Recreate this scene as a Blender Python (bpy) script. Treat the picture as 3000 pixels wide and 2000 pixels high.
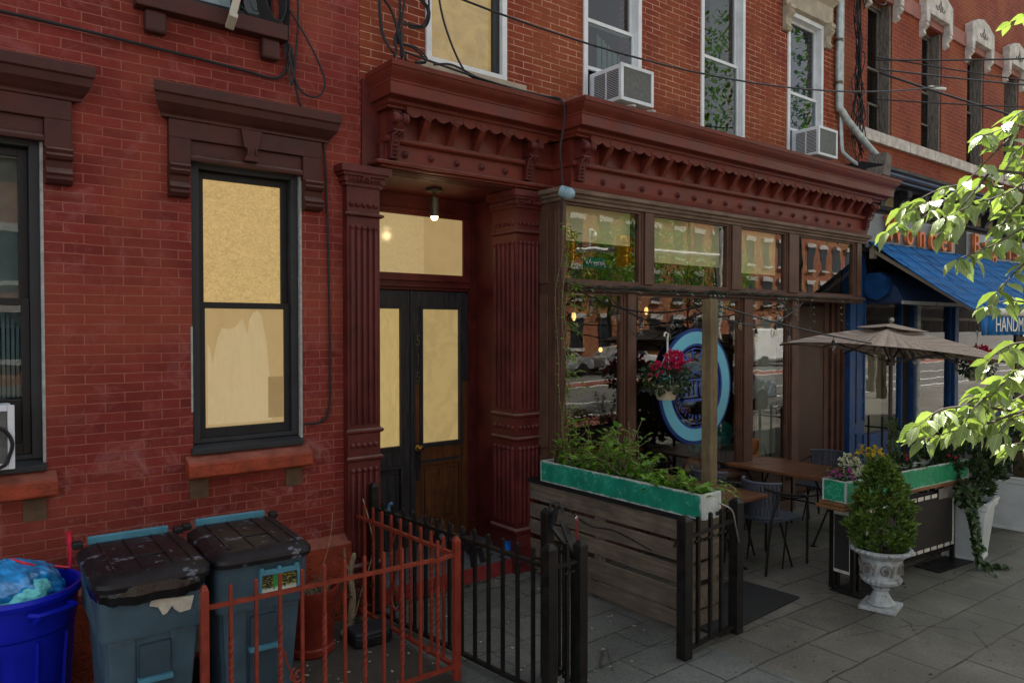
import bpy, math, random
from mathutils import Vector, Matrix, noise as mn
R=math.radians; PI=math.pi
random.seed(7)
for o in list(bpy.data.objects): bpy.data.objects.remove(o)
S=bpy.context.scene; COL=S.collection
# ------------------------------------------------------------------ camera, sky, sun
cd=bpy.data.cameras.new('camera'); cam=bpy.data.objects.new('camera',cd); COL.objects.link(cam); S.camera=cam
cd.sensor_width=36; cd.lens=25.98; cd.clip_start=.05; cd.clip_end=500
A=R(51.6); pitch=math.atan(40/2165)
vd=Vector((math.cos(A)*math.cos(pitch),math.sin(A)*math.cos(pitch),-math.sin(pitch)))
cam.location=(0,-5.45,2.3); cam.rotation_euler=vd.to_track_quat('-Z','Y').to_euler()
W=bpy.data.worlds.new('World'); S.world=W; W.use_nodes=True
nt=W.node_tree; bg=nt.nodes['Background']; sk=nt.nodes.new('ShaderNodeTexSky')
sk.sky_type='NISHITA'; sk.sun_disc=False
SUN=Vector((.54,.345,.766)).normalized()
sk.sun_elevation=math.asin(SUN.z); sk.sun_rotation=math.atan2(SUN.x,SUN.y); sk.air_density=1.0; sk.dust_density=1.5
hs=nt.nodes.new('ShaderNodeHueSaturation'); hs.inputs['Saturation'].default_value=.22; nt.links.new(sk.outputs[0],hs.inputs['Color']); nt.links.new(hs.outputs[0],bg.inputs[0]); bg.inputs[1].default_value=.075
sl=bpy.data.lights.new('sun','SUN'); sl.energy=5.0; sl.angle=R(.5); sl.color=(1,.95,.86)
so=bpy.data.objects.new('sun',sl); COL.objects.link(so); so.rotation_euler=SUN.to_track_quat('Z','Y').to_euler()
S.view_settings.view_transform='Standard'; S.view_settings.look='None'; S.view_settings.gamma=1
S.view_settings.exposure=2.05
try: S.view_settings.use_curve_mapping=False
except Exception: pass
EM=2**-S.view_settings.exposure
# ------------------------------------------------------------------ mesh helpers
def anchor(o):
    return Vector((0,0,0)) if o is None else Vector(o.get('_a',(0,0,0)))
class MB:
    def __init__(s): s.v=[]; s.f=[]; s.uv=None
    def poly(s,pts): n=len(s.v); s.v+= [tuple(p) for p in pts]; s.f.append(tuple(range(n,n+len(pts)))); return s
    def box(s,x0,x1,y0,y1,z0,z1):
        if x0>x1:x0,x1=x1,x0
        if y0>y1:y0,y1=y1,y0
        n=len(s.v); s.v+=[(x,y,z) for z in(z0,z1) for y in(y0,y1) for x in(x0,x1)]
        for q in((0,2,3,1),(4,5,7,6),(0,1,5,4),(2,6,7,3),(0,4,6,2),(1,3,7,5)): s.f.append(tuple(n+i for i in q))
        return s
    def obox(s,c,hx,hy,hz,m=None):
        n=len(s.v); c=Vector(c); m=m or Matrix.Identity(3)
        for z in(-hz,hz):
            for y in(-hy,hy):
                for x in(-hx,hx): s.v.append(tuple(c+m@Vector((x,y,z))))
        for q in((0,2,3,1),(4,5,7,6),(0,1,5,4),(2,6,7,3),(0,4,6,2),(1,3,7,5)): s.f.append(tuple(n+i for i in q))
        return s
    def bar(s,p0,p1,w,d=None,up=(0,0,1)):
        p0=Vector(p0);p1=Vector(p1);d=d or w;a=(p1-p0);L=a.length;a.normalize();u=Vector(up)
        if abs(a.dot(u))>.95:u=Vector((0,1,0))
        sx=a.cross(u).normalized();u=sx.cross(a).normalized()
        m=Matrix((sx,a,u)).transposed()
        return s.obox((p0+p1)/2,w/2,L/2,d/2,m)
    def tube(s,pts,r,n=8,cap=True,closed=False):
        P=[Vector(p) for p in pts];k=len(P);rr=r if isinstance(r,(list,tuple)) else [r]*k
        rings=[];prev=None
        for i in range(k):
            if closed: t=P[(i+1)%k]-P[i-1]
            else: t=(P[min(i+1,k-1)]-P[max(i-1,0)])
            if t.length<1e-9:t=Vector((0,0,1))
            t.normalize()
            if prev is None:
                a=Vector((0,0,1)) if abs(t.z)<.9 else Vector((1,0,0)); u=t.cross(a).normalized()
            else:
                u=prev-t*prev.dot(t)
                if u.length<1e-6:u=t.orthogonal()
                u.normalize()
            prev=u;w=t.cross(u);b=len(s.v)
            for j in range(n):
                an=2*PI*j/n; s.v.append(tuple(P[i]+(u*math.cos(an)+w*math.sin(an))*rr[i]))
            rings.append(b)
        for i in range(k-1+(1 if closed else 0)):
            a=rings[i];b=rings[(i+1)%k]
            for j in range(n): s.f.append((a+j,a+(j+1)%n,b+(j+1)%n,b+j))
        if cap and not closed:
            s.f.append(tuple(rings[0]+j for j in range(n))[::-1]); s.f.append(tuple(rings[-1]+j for j in range(n)))
        return s
    def lathe(s,prof,c=(0,0,0),n=24,m=None,flute=0,fl_amp=0,fl_range=None,cap=True):
        c=Vector(c);rings=[]
        for (r,z) in prof:
            b=len(s.v)
            for j in range(n):
                an=2*PI*j/n; q=r
                if flute and fl_range and fl_range[0]<=z<=fl_range[1]: q=r*(1+fl_amp*abs(math.cos(an*flute/2)))
                p=Vector((q*math.cos(an),q*math.sin(an),z))
                if m: p=m@p
                s.v.append(tuple(c+p))
            rings.append(b)
        for a,b in zip(rings,rings[1:]):
            for j in range(n): s.f.append((a+j,a+(j+1)%n,b+(j+1)%n,b+j))
        if cap:
            s.f.append(tuple(rings[0]+j for j in range(n))[::-1]); s.f.append(tuple(rings[-1]+j for j in range(n)))
        return s
    def ball(s,c,r,n=10,sz=1,m=None):
        k=max(4,n//2);pr=[(r*math.sin(PI*i/k) if 0<i<k else r*.02,-r*sz*math.cos(PI*i/k)) for i in range(k+1)]
        return s.lathe(pr,c,n,m)
    def prism(s,poly,f0,f1):
        """poly: 2d points; f0,f1: functions 2d->3d for the two ends"""
        n=len(s.v);k=len(poly)
        s.v+=[tuple(f0(*p)) for p in poly]+[tuple(f1(*p)) for p in poly]
        s.f.append(tuple(range(n,n+k))[::-1]); s.f.append(tuple(range(n+k,n+2*k)))
        for i in range(k): s.f.append((n+i,n+(i+1)%k,n+k+(i+1)%k,n+k+i))
        return s
    def build(s,name,mat,parent=None,bevel=0,smooth=None,local=False):
        me=bpy.data.meshes.new(name); a=Vector((0,0,0)) if local else anchor(parent)
        me.from_pydata([tuple(Vector(p)-a) for p in s.v],[],s.f); me.validate(); me.update()
        if s.uv:
            ul=me.uv_layers.new(name='UVMap')
            for i,l in enumerate(me.loops): ul.data[i].uv=s.uv[l.vertex_index]
        import bmesh
        bm=bmesh.new(); bm.from_mesh(me); bmesh.ops.recalc_face_normals(bm,faces=bm.faces) if smooth!='leaf' else None
        bm.to_mesh(me); bm.free()
        if smooth:
            me.shade_smooth()
            if smooth!='leaf': me.set_sharp_from_angle(angle=R(35 if smooth is True else smooth))
        me.materials.append(mat)
        o=bpy.data.objects.new(name,me); COL.objects.link(o)
        if parent: o.parent=parent
        if bevel:
            b=o.modifiers.new('bevel','BEVEL'); b.width=bevel; b.segments=2; b.limit_method='ANGLE'; b.angle_limit=R(40)
        return o
def build_split(self,name,mat,parent=None,gap=.003,**kw):
    n=len(self.v); par=list(range(n))
    def find(a):
        while par[a]!=a: par[a]=par[par[a]]; a=par[a]
        return a
    for f in self.f:
        for q in f[1:]: par[find(q)]=find(f[0])
    comp={}
    for i in range(n): comp.setdefault(find(i),[]).append(i)
    cs=[]
    for c in comp.values():
        P=[self.v[i] for i in c]; cs.append([[min(p[k] for p in P)-gap for k in range(3)],[max(p[k] for p in P)+gap for k in range(3)],set(c)])
    ch=True
    while ch:
        ch=False
        for i in range(len(cs)):
            for j in range(i+1,len(cs)):
                a,b=cs[i],cs[j]
                if all(a[0][k]<=b[1][k] and b[0][k]<=a[1][k] for k in range(3)):
                    cs[i]=[[min(a[0][k],b[0][k]) for k in range(3)],[max(a[1][k],b[1][k]) for k in range(3)],a[2]|b[2]]; cs.pop(j); ch=True; break
            if ch: break
    out=[]
    for c in cs:
        idx=sorted(c[2]); mp={v:i for i,v in enumerate(idx)}; m=MB(); m.v=[self.v[i] for i in idx]; m.f=[tuple(mp[q] for q in f) for f in self.f if f[0] in mp]
        out.append(m.build(name,mat,parent,**kw))
    return out
MB.build_split=build_split
def tag(o,label,cat,group=None):
    o['label']=label; o['category']=cat
    if group:o['group']=group
    return o
def thing(name,label,cat,loc=(0,0,0),group=None,rz=0):
    o=bpy.data.objects.new(name,None); COL.objects.link(o); o.location=loc; o.rotation_euler=(0,0,rz); o['_a']=tuple(loc); o.empty_display_size=.1
    return tag(o,label,cat,group)
def struct(o): o['kind']='structure'; return o
def copy_tree(o,parent=None):
    c=o.copy(); COL.objects.link(c)
    if parent: c.parent=parent
    for ch in list(o.children): copy_tree(ch,c)
    return c
def jit(a): return random.uniform(-a,a)
def spline(pts,k=8):
    P=[Vector(p) for p in pts]; out=[]
    for i in range(len(P)-1):
        p0=P[max(i-1,0)];p1=P[i];p2=P[i+1];p3=P[min(i+2,len(P)-1)]
        for j in range(k):
            t=j/k; out.append(.5*((2*p1)+(p2-p0)*t+(2*p0-5*p1+4*p2-p3)*t*t+(3*p1-p0-3*p2+p3)*t**3))
    out.append(P[-1]); return out
def sag(a,b,d,k=16):
    a=Vector(a);b=Vector(b); return [a.lerp(b,i/k)-Vector((0,0,4*d*(i/k)*(1-i/k))) for i in range(k+1)]
# ------------------------------------------------------------------ materials
def newmat(name):
    m=bpy.data.materials.new(name); m.use_nodes=True; t=m.node_tree; return m,t,t.nodes['Principled BSDF']
def nd(t,ty,**kw):
    n=t.nodes.new(ty)
    for k,v in kw.items(): setattr(n,k,v)
    return n
def rgb(c): return (c[0],c[1],c[2],1)
def ramp(t,src,stops):
    r=nd(t,'ShaderNodeValToRGB'); e=r.color_ramp.elements
    while len(e)<len(stops): e.new(.5)
    for i,(p,c) in enumerate(stops): e[i].position=p; e[i].color=rgb(c) if not isinstance(c,(int,float)) else (c,c,c,1)
    t.links.new(src,r.inputs[0]); return r.outputs[0]
def noise(t,vec,scale,detail=3,rough=.55,dist=0):
    n=nd(t,'ShaderNodeTexNoise'); n.inputs['Scale'].default_value=scale; n.inputs['Detail'].default_value=detail
    n.inputs['Roughness'].default_value=rough; n.inputs['Distortion'].default_value=dist
    if vec is not None: t.links.new(vec,n.inputs['Vector'])
    return n.outputs[0]
def mixc(t,f,a,b,mode='MIX'):
    n=nd(t,'ShaderNodeMix',data_type='RGBA',blend_type=mode)
    for i,x in((0,f),(6,a),(7,b)):
        if isinstance(x,(int,float)): n.inputs[i].default_value=x if i==0 else (x,x,x,1)
        elif isinstance(x,tuple): n.inputs[i].default_value=rgb(x)
        else: t.links.new(x,n.inputs[i])
    return n.outputs[2]
def math_(t,op,a,b=0):
    n=nd(t,'ShaderNodeMath',operation=op)
    for i,x in((0,a),(1,b)):
        if isinstance(x,(int,float)): n.inputs[i].default_value=x
        else: t.links.new(x,n.inputs[i])
    return n.outputs[0]
def coords(t,stretch=None,world=False):
    if world: o=nd(t,'ShaderNodeNewGeometry').outputs['Position']
    else: o=nd(t,'ShaderNodeTexCoord').outputs['Object']
    if stretch:
        mp=nd(t,'ShaderNodeMapping'); mp.inputs['Scale'].default_value=stretch; t.links.new(o,mp.inputs[0]); o=mp.outputs[0]
    return o
def bump(t,b,h,strength,dist=.01):
    n=nd(t,'ShaderNodeBump'); n.inputs['Strength'].default_value=strength; n.inputs['Distance'].default_value=dist
    t.links.new(h,n.inputs['Height']); t.links.new(n.outputs[0],b.inputs['Normal']); return n
def M(name,col,rough=.6,var=.25,vs=6,bp=.3,bs=60,metal=0,stretch=None,chips=None,chip_col=None,spec=.28,world=False,bdist=.004,dust=0):
    m,t,b=newmat(name); v=coords(t,stretch,world)
    n=noise(t,v,vs,5,.6); f=ramp(t,n,[(.3,(1-var,)*3),(.7,(1+var,)*3)])
    c=mixc(t,1,tuple(col),f,'MULTIPLY')
    n2=noise(t,v,bs,4,.65)
    c=mixc(t,ramp(t,n2,[(.62,0.),(.8,.35)]),c,tuple(min(1,x*1.6+.02) for x in col))
    if chips:
        n3=noise(t,v,chips[0],6,.7); c=mixc(t,ramp(t,n3,[(chips[1],0.),(chips[1]+.04,1.)]),c,tuple(chip_col))
    if dust:
        gn=nd(t,'ShaderNodeSeparateXYZ'); t.links.new(nd(t,'ShaderNodeNewGeometry').outputs['True Normal'],gn.inputs[0])
        c=mixc(t,math_(t,'MULTIPLY',ramp(t,gn.outputs[2],[(.45,0.),(.8,dust)]),ramp(t,n,[(.3,.5),(.6,1.)])),c,(.20,.15,.13))
        n7=noise(t,v,2.2,5,.7); c=mixc(t,ramp(t,n7,[(.5,0.),(.75,.55)]),c,tuple(x*.45 for x in col))
    t.links.new(c,b.inputs['Base Color']); b.inputs['Roughness'].default_value=rough; b.inputs['Metallic'].default_value=metal
    b.inputs['Specular IOR Level'].default_value=spec
    rr=ramp(t,n,[(.3,(max(0,rough-.12),)*3),(.7,(min(1,rough+.12),)*3)]); t.links.new(rr,b.inputs['Roughness'])
    if bp: bump(t,b,n2,bp,bdist)
    return m
def brick(name,c1,c2,mortar,bw=.229,rh=.0645,ms=.004,stain=(.5,.25,.2),stain_amt=.5,white=.0,zoff=0,mort_n=.5):
    m,t,b=newmat(name); g=nd(t,'ShaderNodeNewGeometry'); sp=nd(t,'ShaderNodeSeparateXYZ'); t.links.new(g.outputs['Position'],sp.inputs[0])
    wob=noise(t,g.outputs['Position'],2.5,3); wob=math_(t,'MULTIPLY',math_(t,'SUBTRACT',wob,.5),.02)
    u=math_(t,'ADD',sp.outputs[0],sp.outputs[1]); cb=nd(t,'ShaderNodeCombineXYZ'); t.links.new(math_(t,'ADD',u,wob),cb.inputs[0])
    t.links.new(math_(t,'ADD',math_(t,'ADD',sp.outputs[2],wob),zoff),cb.inputs[1])
    def bt(a,bb,mo,size,sm):
        k=nd(t,'ShaderNodeTexBrick'); k.offset=.5; k.inputs['Scale'].default_value=1; k.inputs['Mortar Size'].default_value=size
        k.inputs['Mortar Smooth'].default_value=sm; k.inputs['Brick Width'].default_value=bw; k.inputs['Row Height'].default_value=rh
        k.inputs['Color1'].default_value=rgb(a); k.inputs['Color2'].default_value=rgb(bb); k.inputs['Mortar'].default_value=rgb(mo)
        t.links.new(cb.outputs[0],k.inputs['Vector']); return k
    k=bt(c1,c2,c1,ms,.3); base=k.outputs[0]
    P=g.outputs['Position']
    n1=noise(t,P,1.3,5,.65); base=mixc(t,ramp(t,n1,[(.4,0.),(.7,stain_amt)]),base,tuple(a*s for a,s in zip(c1,stain)))
    n2=noise(t,P,28,5,.7); base=mixc(t,ramp(t,n2,[(.45,0.),(.75,.5)]),base,tuple(a*.55 for a in c1))
    n2b=noise(t,P,7,6,.75); base=mixc(t,ramp(t,n2b,[(.52,0.),(.75,.55)]),base,tuple(min(1,a*1.3+.035) for a in c1))
    if white:
        n3=noise(t,P,4,7,.75,1.0); lo=ramp(t,sp.outputs[2],[(.1,1.),(.35,.35)]) 
        lo=ramp(t,math_(t,'MULTIPLY',sp.outputs[2],.5),[(.35,1.),(.8,.30)]); w=math_(t,'MULTIPLY',ramp(t,n3,[(.52,0.),(.74,white)]),lo); base=mixc(t,w,base,(.42,.22,.22))
        n4=noise(t,P,17,3,.9,2.5); base=mixc(t,ramp(t,n4,[(.735,0.),(.75,white*1.4)]),base,(.6,.45,.42))
    n6=noise(t,P,1.1,2); base=mixc(t,ramp(t,n6,[(.45,0.),(.62,.5)]),base,(c1[0]*1.25,c1[1]*1.9,c1[2]*1.3))
    mpd=nd(t,'ShaderNodeMapping'); mpd.inputs['Scale'].default_value=(26,26,2.2); t.links.new(P,mpd.inputs[0])
    n5=noise(t,mpd.outputs[0],1,2,.5); base=mixc(t,ramp(t,n5,[(.745,0.),(.76,.6)]),base,(.42,.2,.16))
    # painted/pale mortar, patchy
    nm=noise(t,P,3.7,4,.7); mf=math_(t,'MULTIPLY',k.outputs['Fac'],ramp(t,nm,[(.5-mort_n/2,.15),(.5+mort_n/3,1.)]))
    base=mixc(t,mf,base,mortar)
    t.links.new(base,b.inputs['Base Color']); b.inputs['Roughness'].default_value=.8; b.inputs['Specular IOR Level'].default_value=.15
    h=math_(t,'ADD',math_(t,'MULTIPLY',k.outputs['Fac'],-1.),math_(t,'MULTIPLY',noise(t,P,45,4,.7),.8))
    bump(t,b,h,.9,.009); return m
def glass(name,tint=(.8,.85,.83),ior=1.75,rough=0.0):
    m,t,b=newmat(name); t.nodes.remove(b); out=t.nodes['Material Output']
    tr=nd(t,'ShaderNodeBsdfTransparent'); tr.inputs[0].default_value=rgb(tint); gl=nd(t,'ShaderNodeBsdfGlossy'); gl.inputs['Roughness'].default_value=rough
    fr=nd(t,'ShaderNodeFresnel'); fr.inputs[0].default_value=ior; mx=nd(t,'ShaderNodeMixShader')
    t.links.new(math_(t,'MULTIPLY',fr.outputs[0],math_(t,'SUBTRACT',1,nd(t,'ShaderNodeNewGeometry').outputs['Backfacing'])),mx.inputs[0]); t.links.new(tr.outputs[0],mx.inputs[1]); t.links.new(gl.outputs[0],mx.inputs[2]); t.links.new(mx.outputs[0],out.inputs[0])
    # old glass is slightly wavy
    v=coords(t,None,True); bn=nd(t,'ShaderNodeBump'); bn.inputs['Strength'].default_value=.12; bn.inputs['Distance'].default_value=.004
    t.links.new(noise(t,v,3.5,1),bn.inputs['Height']); t.links.new(bn.outputs[0],gl.inputs['Normal']); t.links.new(bn.outputs[0],fr.inputs['Normal'])
    return m
def emit(name,col,st=1,pattern=None,rough=.15):
    m,t,b=newmat(name); c=tuple(x*EM*st*.74 for x in col); b.inputs['Base Color'].default_value=(.05,.04,.02,1); b.inputs['Roughness'].default_value=rough
    b.inputs['Emission Strength'].default_value=1
    if pattern:
        v=coords(t,pattern[2] if len(pattern)>2 else None,True); n=noise(t,v,pattern[0],4,.7,pattern[3] if len(pattern)>3 else 1.2)
        cc=mixc(t,ramp(t,n,[(.42,0.),(.58,1.)]),c,tuple(x*pattern[1] for x in c)); t.links.new(cc,b.inputs['Emission Color'])
    else: b.inputs['Emission Color'].default_value=rgb(c)
    return m
def leafmat(name,c1,c2,vein=None,trans=.35,rough=.45,hv=7):
    m,t,b=newmat(name); v=coords(t,None,True); n=noise(t,v,9,3)
    oi=nd(t,'ShaderNodeNewGeometry').outputs['Random Per Island']
    c=mixc(t,ramp(t,oi,[(.1,0.),(.9,1.)]),tuple(c1),tuple(c2)); c=mixc(t,ramp(t,n,[(.38,0.),(.62,.55)]),c,tuple(x*.45 for x in c1))
    if vein:
        uv=nd(t,'ShaderNodeTexCoord').outputs['UV']; s=nd(t,'ShaderNodeSeparateXYZ'); t.links.new(uv,s.inputs[0])
        au=math_(t,'ABSOLUTE',math_(t,'SUBTRACT',s.outputs[0],.5)); ph=math_(t,'SUBTRACT',math_(t,'MULTIPLY',s.outputs[1],hv),math_(t,'MULTIPLY',au,6))
        w=math_(t,'ABSOLUTE',math_(t,'SUBTRACT',math_(t,'FRACT',ph),.5)); w=ramp(t,w,[(.03,1.),(.16,0.)])
        mid=ramp(t,au,[(.012,1.),(.035,0.)]); vv=math_(t,'MAXIMUM',w,mid)
        c=mixc(t,math_(t,'MULTIPLY',vv,.55),c,tuple(vein)); bump(t,b,w,.5,.003)
    t.links.new(c,b.inputs['Base Color']); b.inputs['Roughness'].default_value=rough; b.inputs['Specular IOR Level'].default_value=.5
    tl=nd(t,'ShaderNodeBsdfTranslucent'); t.links.new(mixc(t,1,c,(1.3,1.5,.5),'MULTIPLY'),tl.inputs[0]); mx=nd(t,'ShaderNodeMixShader'); mx.inputs[0].default_value=trans
    out=t.nodes['Material Output']; t.links.new(b.outputs[0],mx.inputs[1]); t.links.new(tl.outputs[0],mx.inputs[2]); t.links.new(mx.outputs[0],out.inputs[0]); return m
def plank(name,c1,c2,axis='y',rough=.7):
    st={'x':(1.5,22,22),'y':(22,1.5,22),'z':(22,22,1.5)}[axis]
    m,t,b=newmat(name); v=coords(t,st,True); n=noise(t,v,1.6,6,.65,.6); v2=coords(t,None,True); n2=noise(t,v2,5,4)
    oi=nd(t,'ShaderNodeObjectInfo').outputs['Random']
    c=mixc(t,ramp(t,n,[(.3,0.),(.7,1.)]),tuple(c1),tuple(c2)); c=mixc(t,ramp(t,n2,[(.4,0.),(.75,.6)]),c,tuple(x*.4 for x in c1))
    c=mixc(t,ramp(t,oi,[(0,0.),(1,.35)]),c,tuple(x*.6 for x in c2))
    t.links.new(c,b.inputs['Base Color']); b.inputs['Roughness'].default_value=rough; b.inputs['Specular IOR Level'].default_value=.35; bump(t,b,n,.35,.004); return m
mBrickL=brick('brick_painted_red',(.215,.033,.026),(.135,.023,.019),(.34,.125,.085),stain_amt=.45,white=.95,mort_n=.8,ms=.0042)
mBrickM=brick('brick_orange_red',(.225,.043,.022),(.16,.033,.018),(.60,.34,.23),stain=(.8,.6,.5),stain_amt=.4,zoff=.02,mort_n=.2,ms=.0042)
mBrickR=brick('brick_far',(.25,.048,.024),(.19,.038,.021),(.42,.2,.13),bw=.21,rh=.066,stain_amt=.4,mort_n=.6)
mHood=M('brownstone_paint',(.052,.014,.010),.55,.35,5,.5,90,world=True,dust=.5,chips=(14,.72),chip_col=(.17,.09,.08))
mBlock=M('bare_brownstone',(.10,.06,.035),.9,.3,9,.5,60,world=True)
mSill=M('red_sill_paint',(.25,.042,.017),.7,.35,8,.9,38,world=True,dust=.35,bdist=.014)
mCorn=M('cornice_red_paint',(.125,.020,.012),.5,.3,4,.4,70,world=True,dust=.6,chips=(24,.70),chip_col=(.25,.13,.11))
mCornD=M('iron_maroon_paint',(.085,.014,.012),.45,.35,5,.5,80,world=True,dust=.7,chips=(30,.69),chip_col=(.26,.14,.13))
mFrameK=M('black_sash_paint',(.010,.011,.013),.45,.3,8,.15,70,world=True,chips=(30,.74),chip_col=(.22,.24,.25))
mFrameG=M('grey_casing_paint',(.022,.025,.029),.5,.25,6,.2,60,world=True,chips=(24,.72),chip_col=(.3,.32,.33))
mCaulk=M('caulk_grey',(.30,.31,.30),.8,.3,20,.5,60,world=True)
mWhite=M('white_frame',(.62,.64,.66),.45,.12,6,.15,50,world=True,chips=(18,.74),chip_col=(.35,.33,.3))
mTan=M('tan_stone',(.34,.29,.22),.8,.25,6,.4,50,world=True)
mStoneW=M('weathered_white_stone',(.50,.46,.43),.8,.35,7,.6,30,world=True,chips=(9,.62),chip_col=(.30,.20,.18))
mWoodOld=M('weathered_grey_wood',(.16,.14,.125),.85,.5,6,.6,40,stretch=(9,9,1),world=True,chips=(8,.55),chip_col=(.05,.045,.04))
mBrownZ=plank('brown_stained_wood_upright',(.062,.026,.017),(.125,.058,.036),'z',.55)
mBrownX=plank('brown_stained_wood_rail',(.062,.028,.018),(.13,.065,.042),'x',.55)
mTrim=plank('weathered_trim_wood',(.10,.06,.042),(.22,.15,.115),'x',.7)
mDoorK=M('old_black_door',(.026,.026,.03),.5,.5,5,.5,40,stretch=(6,6,1),world=True,chips=(5,.63),chip_col=(.085,.035,.012))
mDoorB=plank('worn_door_oak',(.030,.013,.006),(.18,.062,.017),'z',.5)
mDark=M('interior_dark',(.02,.014,.011),.9,.2,3,0,world=True)
mRoom=M('interior_brown_wall',(.06,.028,.018),.8,.3,3,0,world=True)
mBeige=M('interior_beige_panel',(.62,.55,.36),.8,.1,3,0,world=True)
mIronK=M('black_iron',(.008,.007,.0065),.5,.5,14,.5,60,world=True,chips=(30,.66),chip_col=(.035,.025,.018))
mIronR=M('red_iron_paint',(.20,.032,.018),.45,.25,14,.5,60,world=True,chips=(40,.73),chip_col=(.12,.03,.02))
mPlankG=plank('grey_weathered_plank',(.085,.062,.045),(.21,.17,.13),'y',.8)
mPostW=plank('treated_pine_post',(.09,.065,.033),(.20,.15,.08),'z',.75)
mTable=plank('teak_slat',(.10,.038,.018),(.23,.095,.042),'y',.35)
mTeal=M('teal_blue_edge',(.06,.20,.27),.5,.2,8,.1,40)
mBin=M('bin_blue_grey',(.050,.092,.125),.5,.2,5,.12,120,chips=(26,.70),chip_col=(.18,.22,.25),spec=.4)
mLid=M('bin_lid_black',(.009,.0085,.011),.42,.3,6,.25,50,chips=(9,.60),chip_col=(.10,.11,.14))
mBlue=M('recycling_blue',(.004,.012,.42),.38,.15,5,.08,60)
mBag=M('blue_plastic_bag',(.015,.20,.48),.16,.8,12,.5,30,spec=.8,bdist=.006)
mBag2=M('white_bag_contents',(.12,.50,.52),.25,.4,10,.9,16,bdist=.02)
mRedTie=M('red_drawstring',(.55,.02,.05),.35,.3,20,.5,30)
mBlkBag=M('black_liner',(.004,.004,.005),.22,.3,12,.6,30,spec=.6,bdist=.006)
mBlk=M('matt_black_plastic',(.012,.012,.014),.5,.3,12,.3,60)
mClay=M('glazed_red_pot',(.19,.028,.018),.3,.25,5,.15,40)
mSoil=M('soil',(.035,.026,.018),.95,.5,30,1,90,bdist=.02)
mCable=M('black_cable',(.012,.012,.014),.5,.2,20,0)
mPipe=M('galvanised_pipe',(.36,.40,.40),.4,.3,12,.2,40,metal=.35,world=True)
mAC=M('ac_white',(.60,.64,.68),.45,.1,8,.1,40)
mACd=M('ac_grille_grey',(.10,.105,.10),.6,.3,20,.8,120,chips=(9,.68),chip_col=(.6,.6,.6))
mBrass=M('brass',(.55,.36,.10),.3,.2,20,.1,40,metal=1)
mBronze=M('aged_bronze',(.11,.095,.065),.45,.3,20,.3,60,metal=.5)
mUrn=M('urn_grey_white',(.33,.36,.37),.55,.35,14,.7,45,chips=(16,.60),chip_col=(.13,.12,.11))
mUrnD=M('urn_relief',(.17,.155,.14),.7,.4,14,.9,60)
mPlW=M('planter_white',(.50,.54,.55),.5,.15,4,.1,40)
mUmb=M('taupe_canvas',(.36,.29,.245),.85,.12,3,.25,220)
mChair=M('slate_wicker',(.055,.065,.085),.55,.4,60,.6,160)
mBlueW=M('blue_shop_paint',(.008,.052,.17),.5,.35,7,.3,40,world=True,chips=(6,.66),chip_col=(.3,.38,.45))
mBlueD=M('navy_hood',(.02,.04,.095),.5,.3,5,.2,50,world=True)
mAwn=M('blue_awning_canvas',(.002,.115,.36),.8,.35,1.6,.3,160,world=True,stretch=(2.5,.6,1),chips=(5,.70),chip_col=(.02,.16,.36),dust=0)
mAlu=M('aluminium_white',(.55,.55,.52),.35,.15,9,.1,50,metal=.2)
mSignP=M('brushed_sign_metal',(.13,.15,.18),.42,.3,3,.15,30,metal=.35,stretch=(1,1,4),world=True)
mOrange=M('orange_letter',(.62,.17,.05),.5,.15,10,.1,40)
mText=M('cream_letter',(.65,.65,.6),.6,.1,10,0)
mCornK=M('black_cornice_paint',(.018,.018,.022),.6,.4,8,.4,60,world=True,chips=(12,.64),chip_col=(.10,.095,.08))
mCornT=M('olive_panel',(.16,.13,.06),.7,.3,8,.4,70,world=True)
mNavy=M('navy_line',(.03,.06,.18),.5,.3,8,.2,50,world=True)
mSgnB=M('sign_dark_blue',(.008,.035,.19),.4,.1,8,0)
mSgnL=M('sign_sky_blue',(.13,.42,.56),.45,.1,3,0)
mLetB=M('letter_blue',(.05,.09,.36),.45,.1,8,0)
mBoard=M('chalk_black_board',(.028,.025,.024),.75,.15,90,.5,200)
mLace=M('white_lace_edge',(.55,.53,.48),.7,.2,30,.2,60)
mGum=M('grey_mat_rubber',(.017,.018,.019),.8,.4,160,1,260)
mSteel=M('dull_steel',(.25,.25,.25),.4,.3,20,.2,60,metal=.8)
mTealCloth=M('teal_shirt',(.008,.17,.19),.85,.15,10,.2,60)
mHair=M('dark_hair',(.012,.009,.007),.6,.3,40,.4,90)
mSkin=M('skin',(.42,.24,.17),.55,.08,10,0)
mTote=M('orange_leather',(.48,.16,.035),.5,.2,9,.2,50)
mWick=M('woven_basket',(.30,.10,.03),.7,.4,50,.9,90)
mGlass=glass('shop_glass',(.86,.88,.84),2.0)
mGlassW=glass('house_window_glass',(.75,.8,.8),1.62)
mBulb=glass('bulb_glass',(.9,.88,.82),1.6)
mGlow=emit('lit_blind_leaf_reflection',(.53,.36,.14),1,(30,1.38,(1,1,1.6),1.6))  # leaf reflection on the pane is painted into the glow as emission noise
mGlow2=emit('lit_window_shade',(.50,.345,.15),1,(3,.93))
mGlow3=emit('lit_inner_curtain',(.60,.45,.235),1,(4,.93,(6,1,1)))
mGlow4=emit('lit_upper_blind',(.44,.30,.11),1,(5,.80))
mGlow5=emit('lit_transom_lace',(.60,.43,.205),1,(20,.84,(1,1,2.5),2))
mLampE=emit('lamp_bulb',(1,.80,.45),14)
mWarmE=emit('warm_filament',(1,.55,.16),3)
mAmber=emit('amber_pendant',(.75,.16,.02),1.1,(30,.4))
mBark=M('bark',(.07,.055,.04),.9,.4,20,.9,50)
mTwig=M('green_twig',(.10,.13,.04),.7,.3,20,.2,50)
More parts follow.
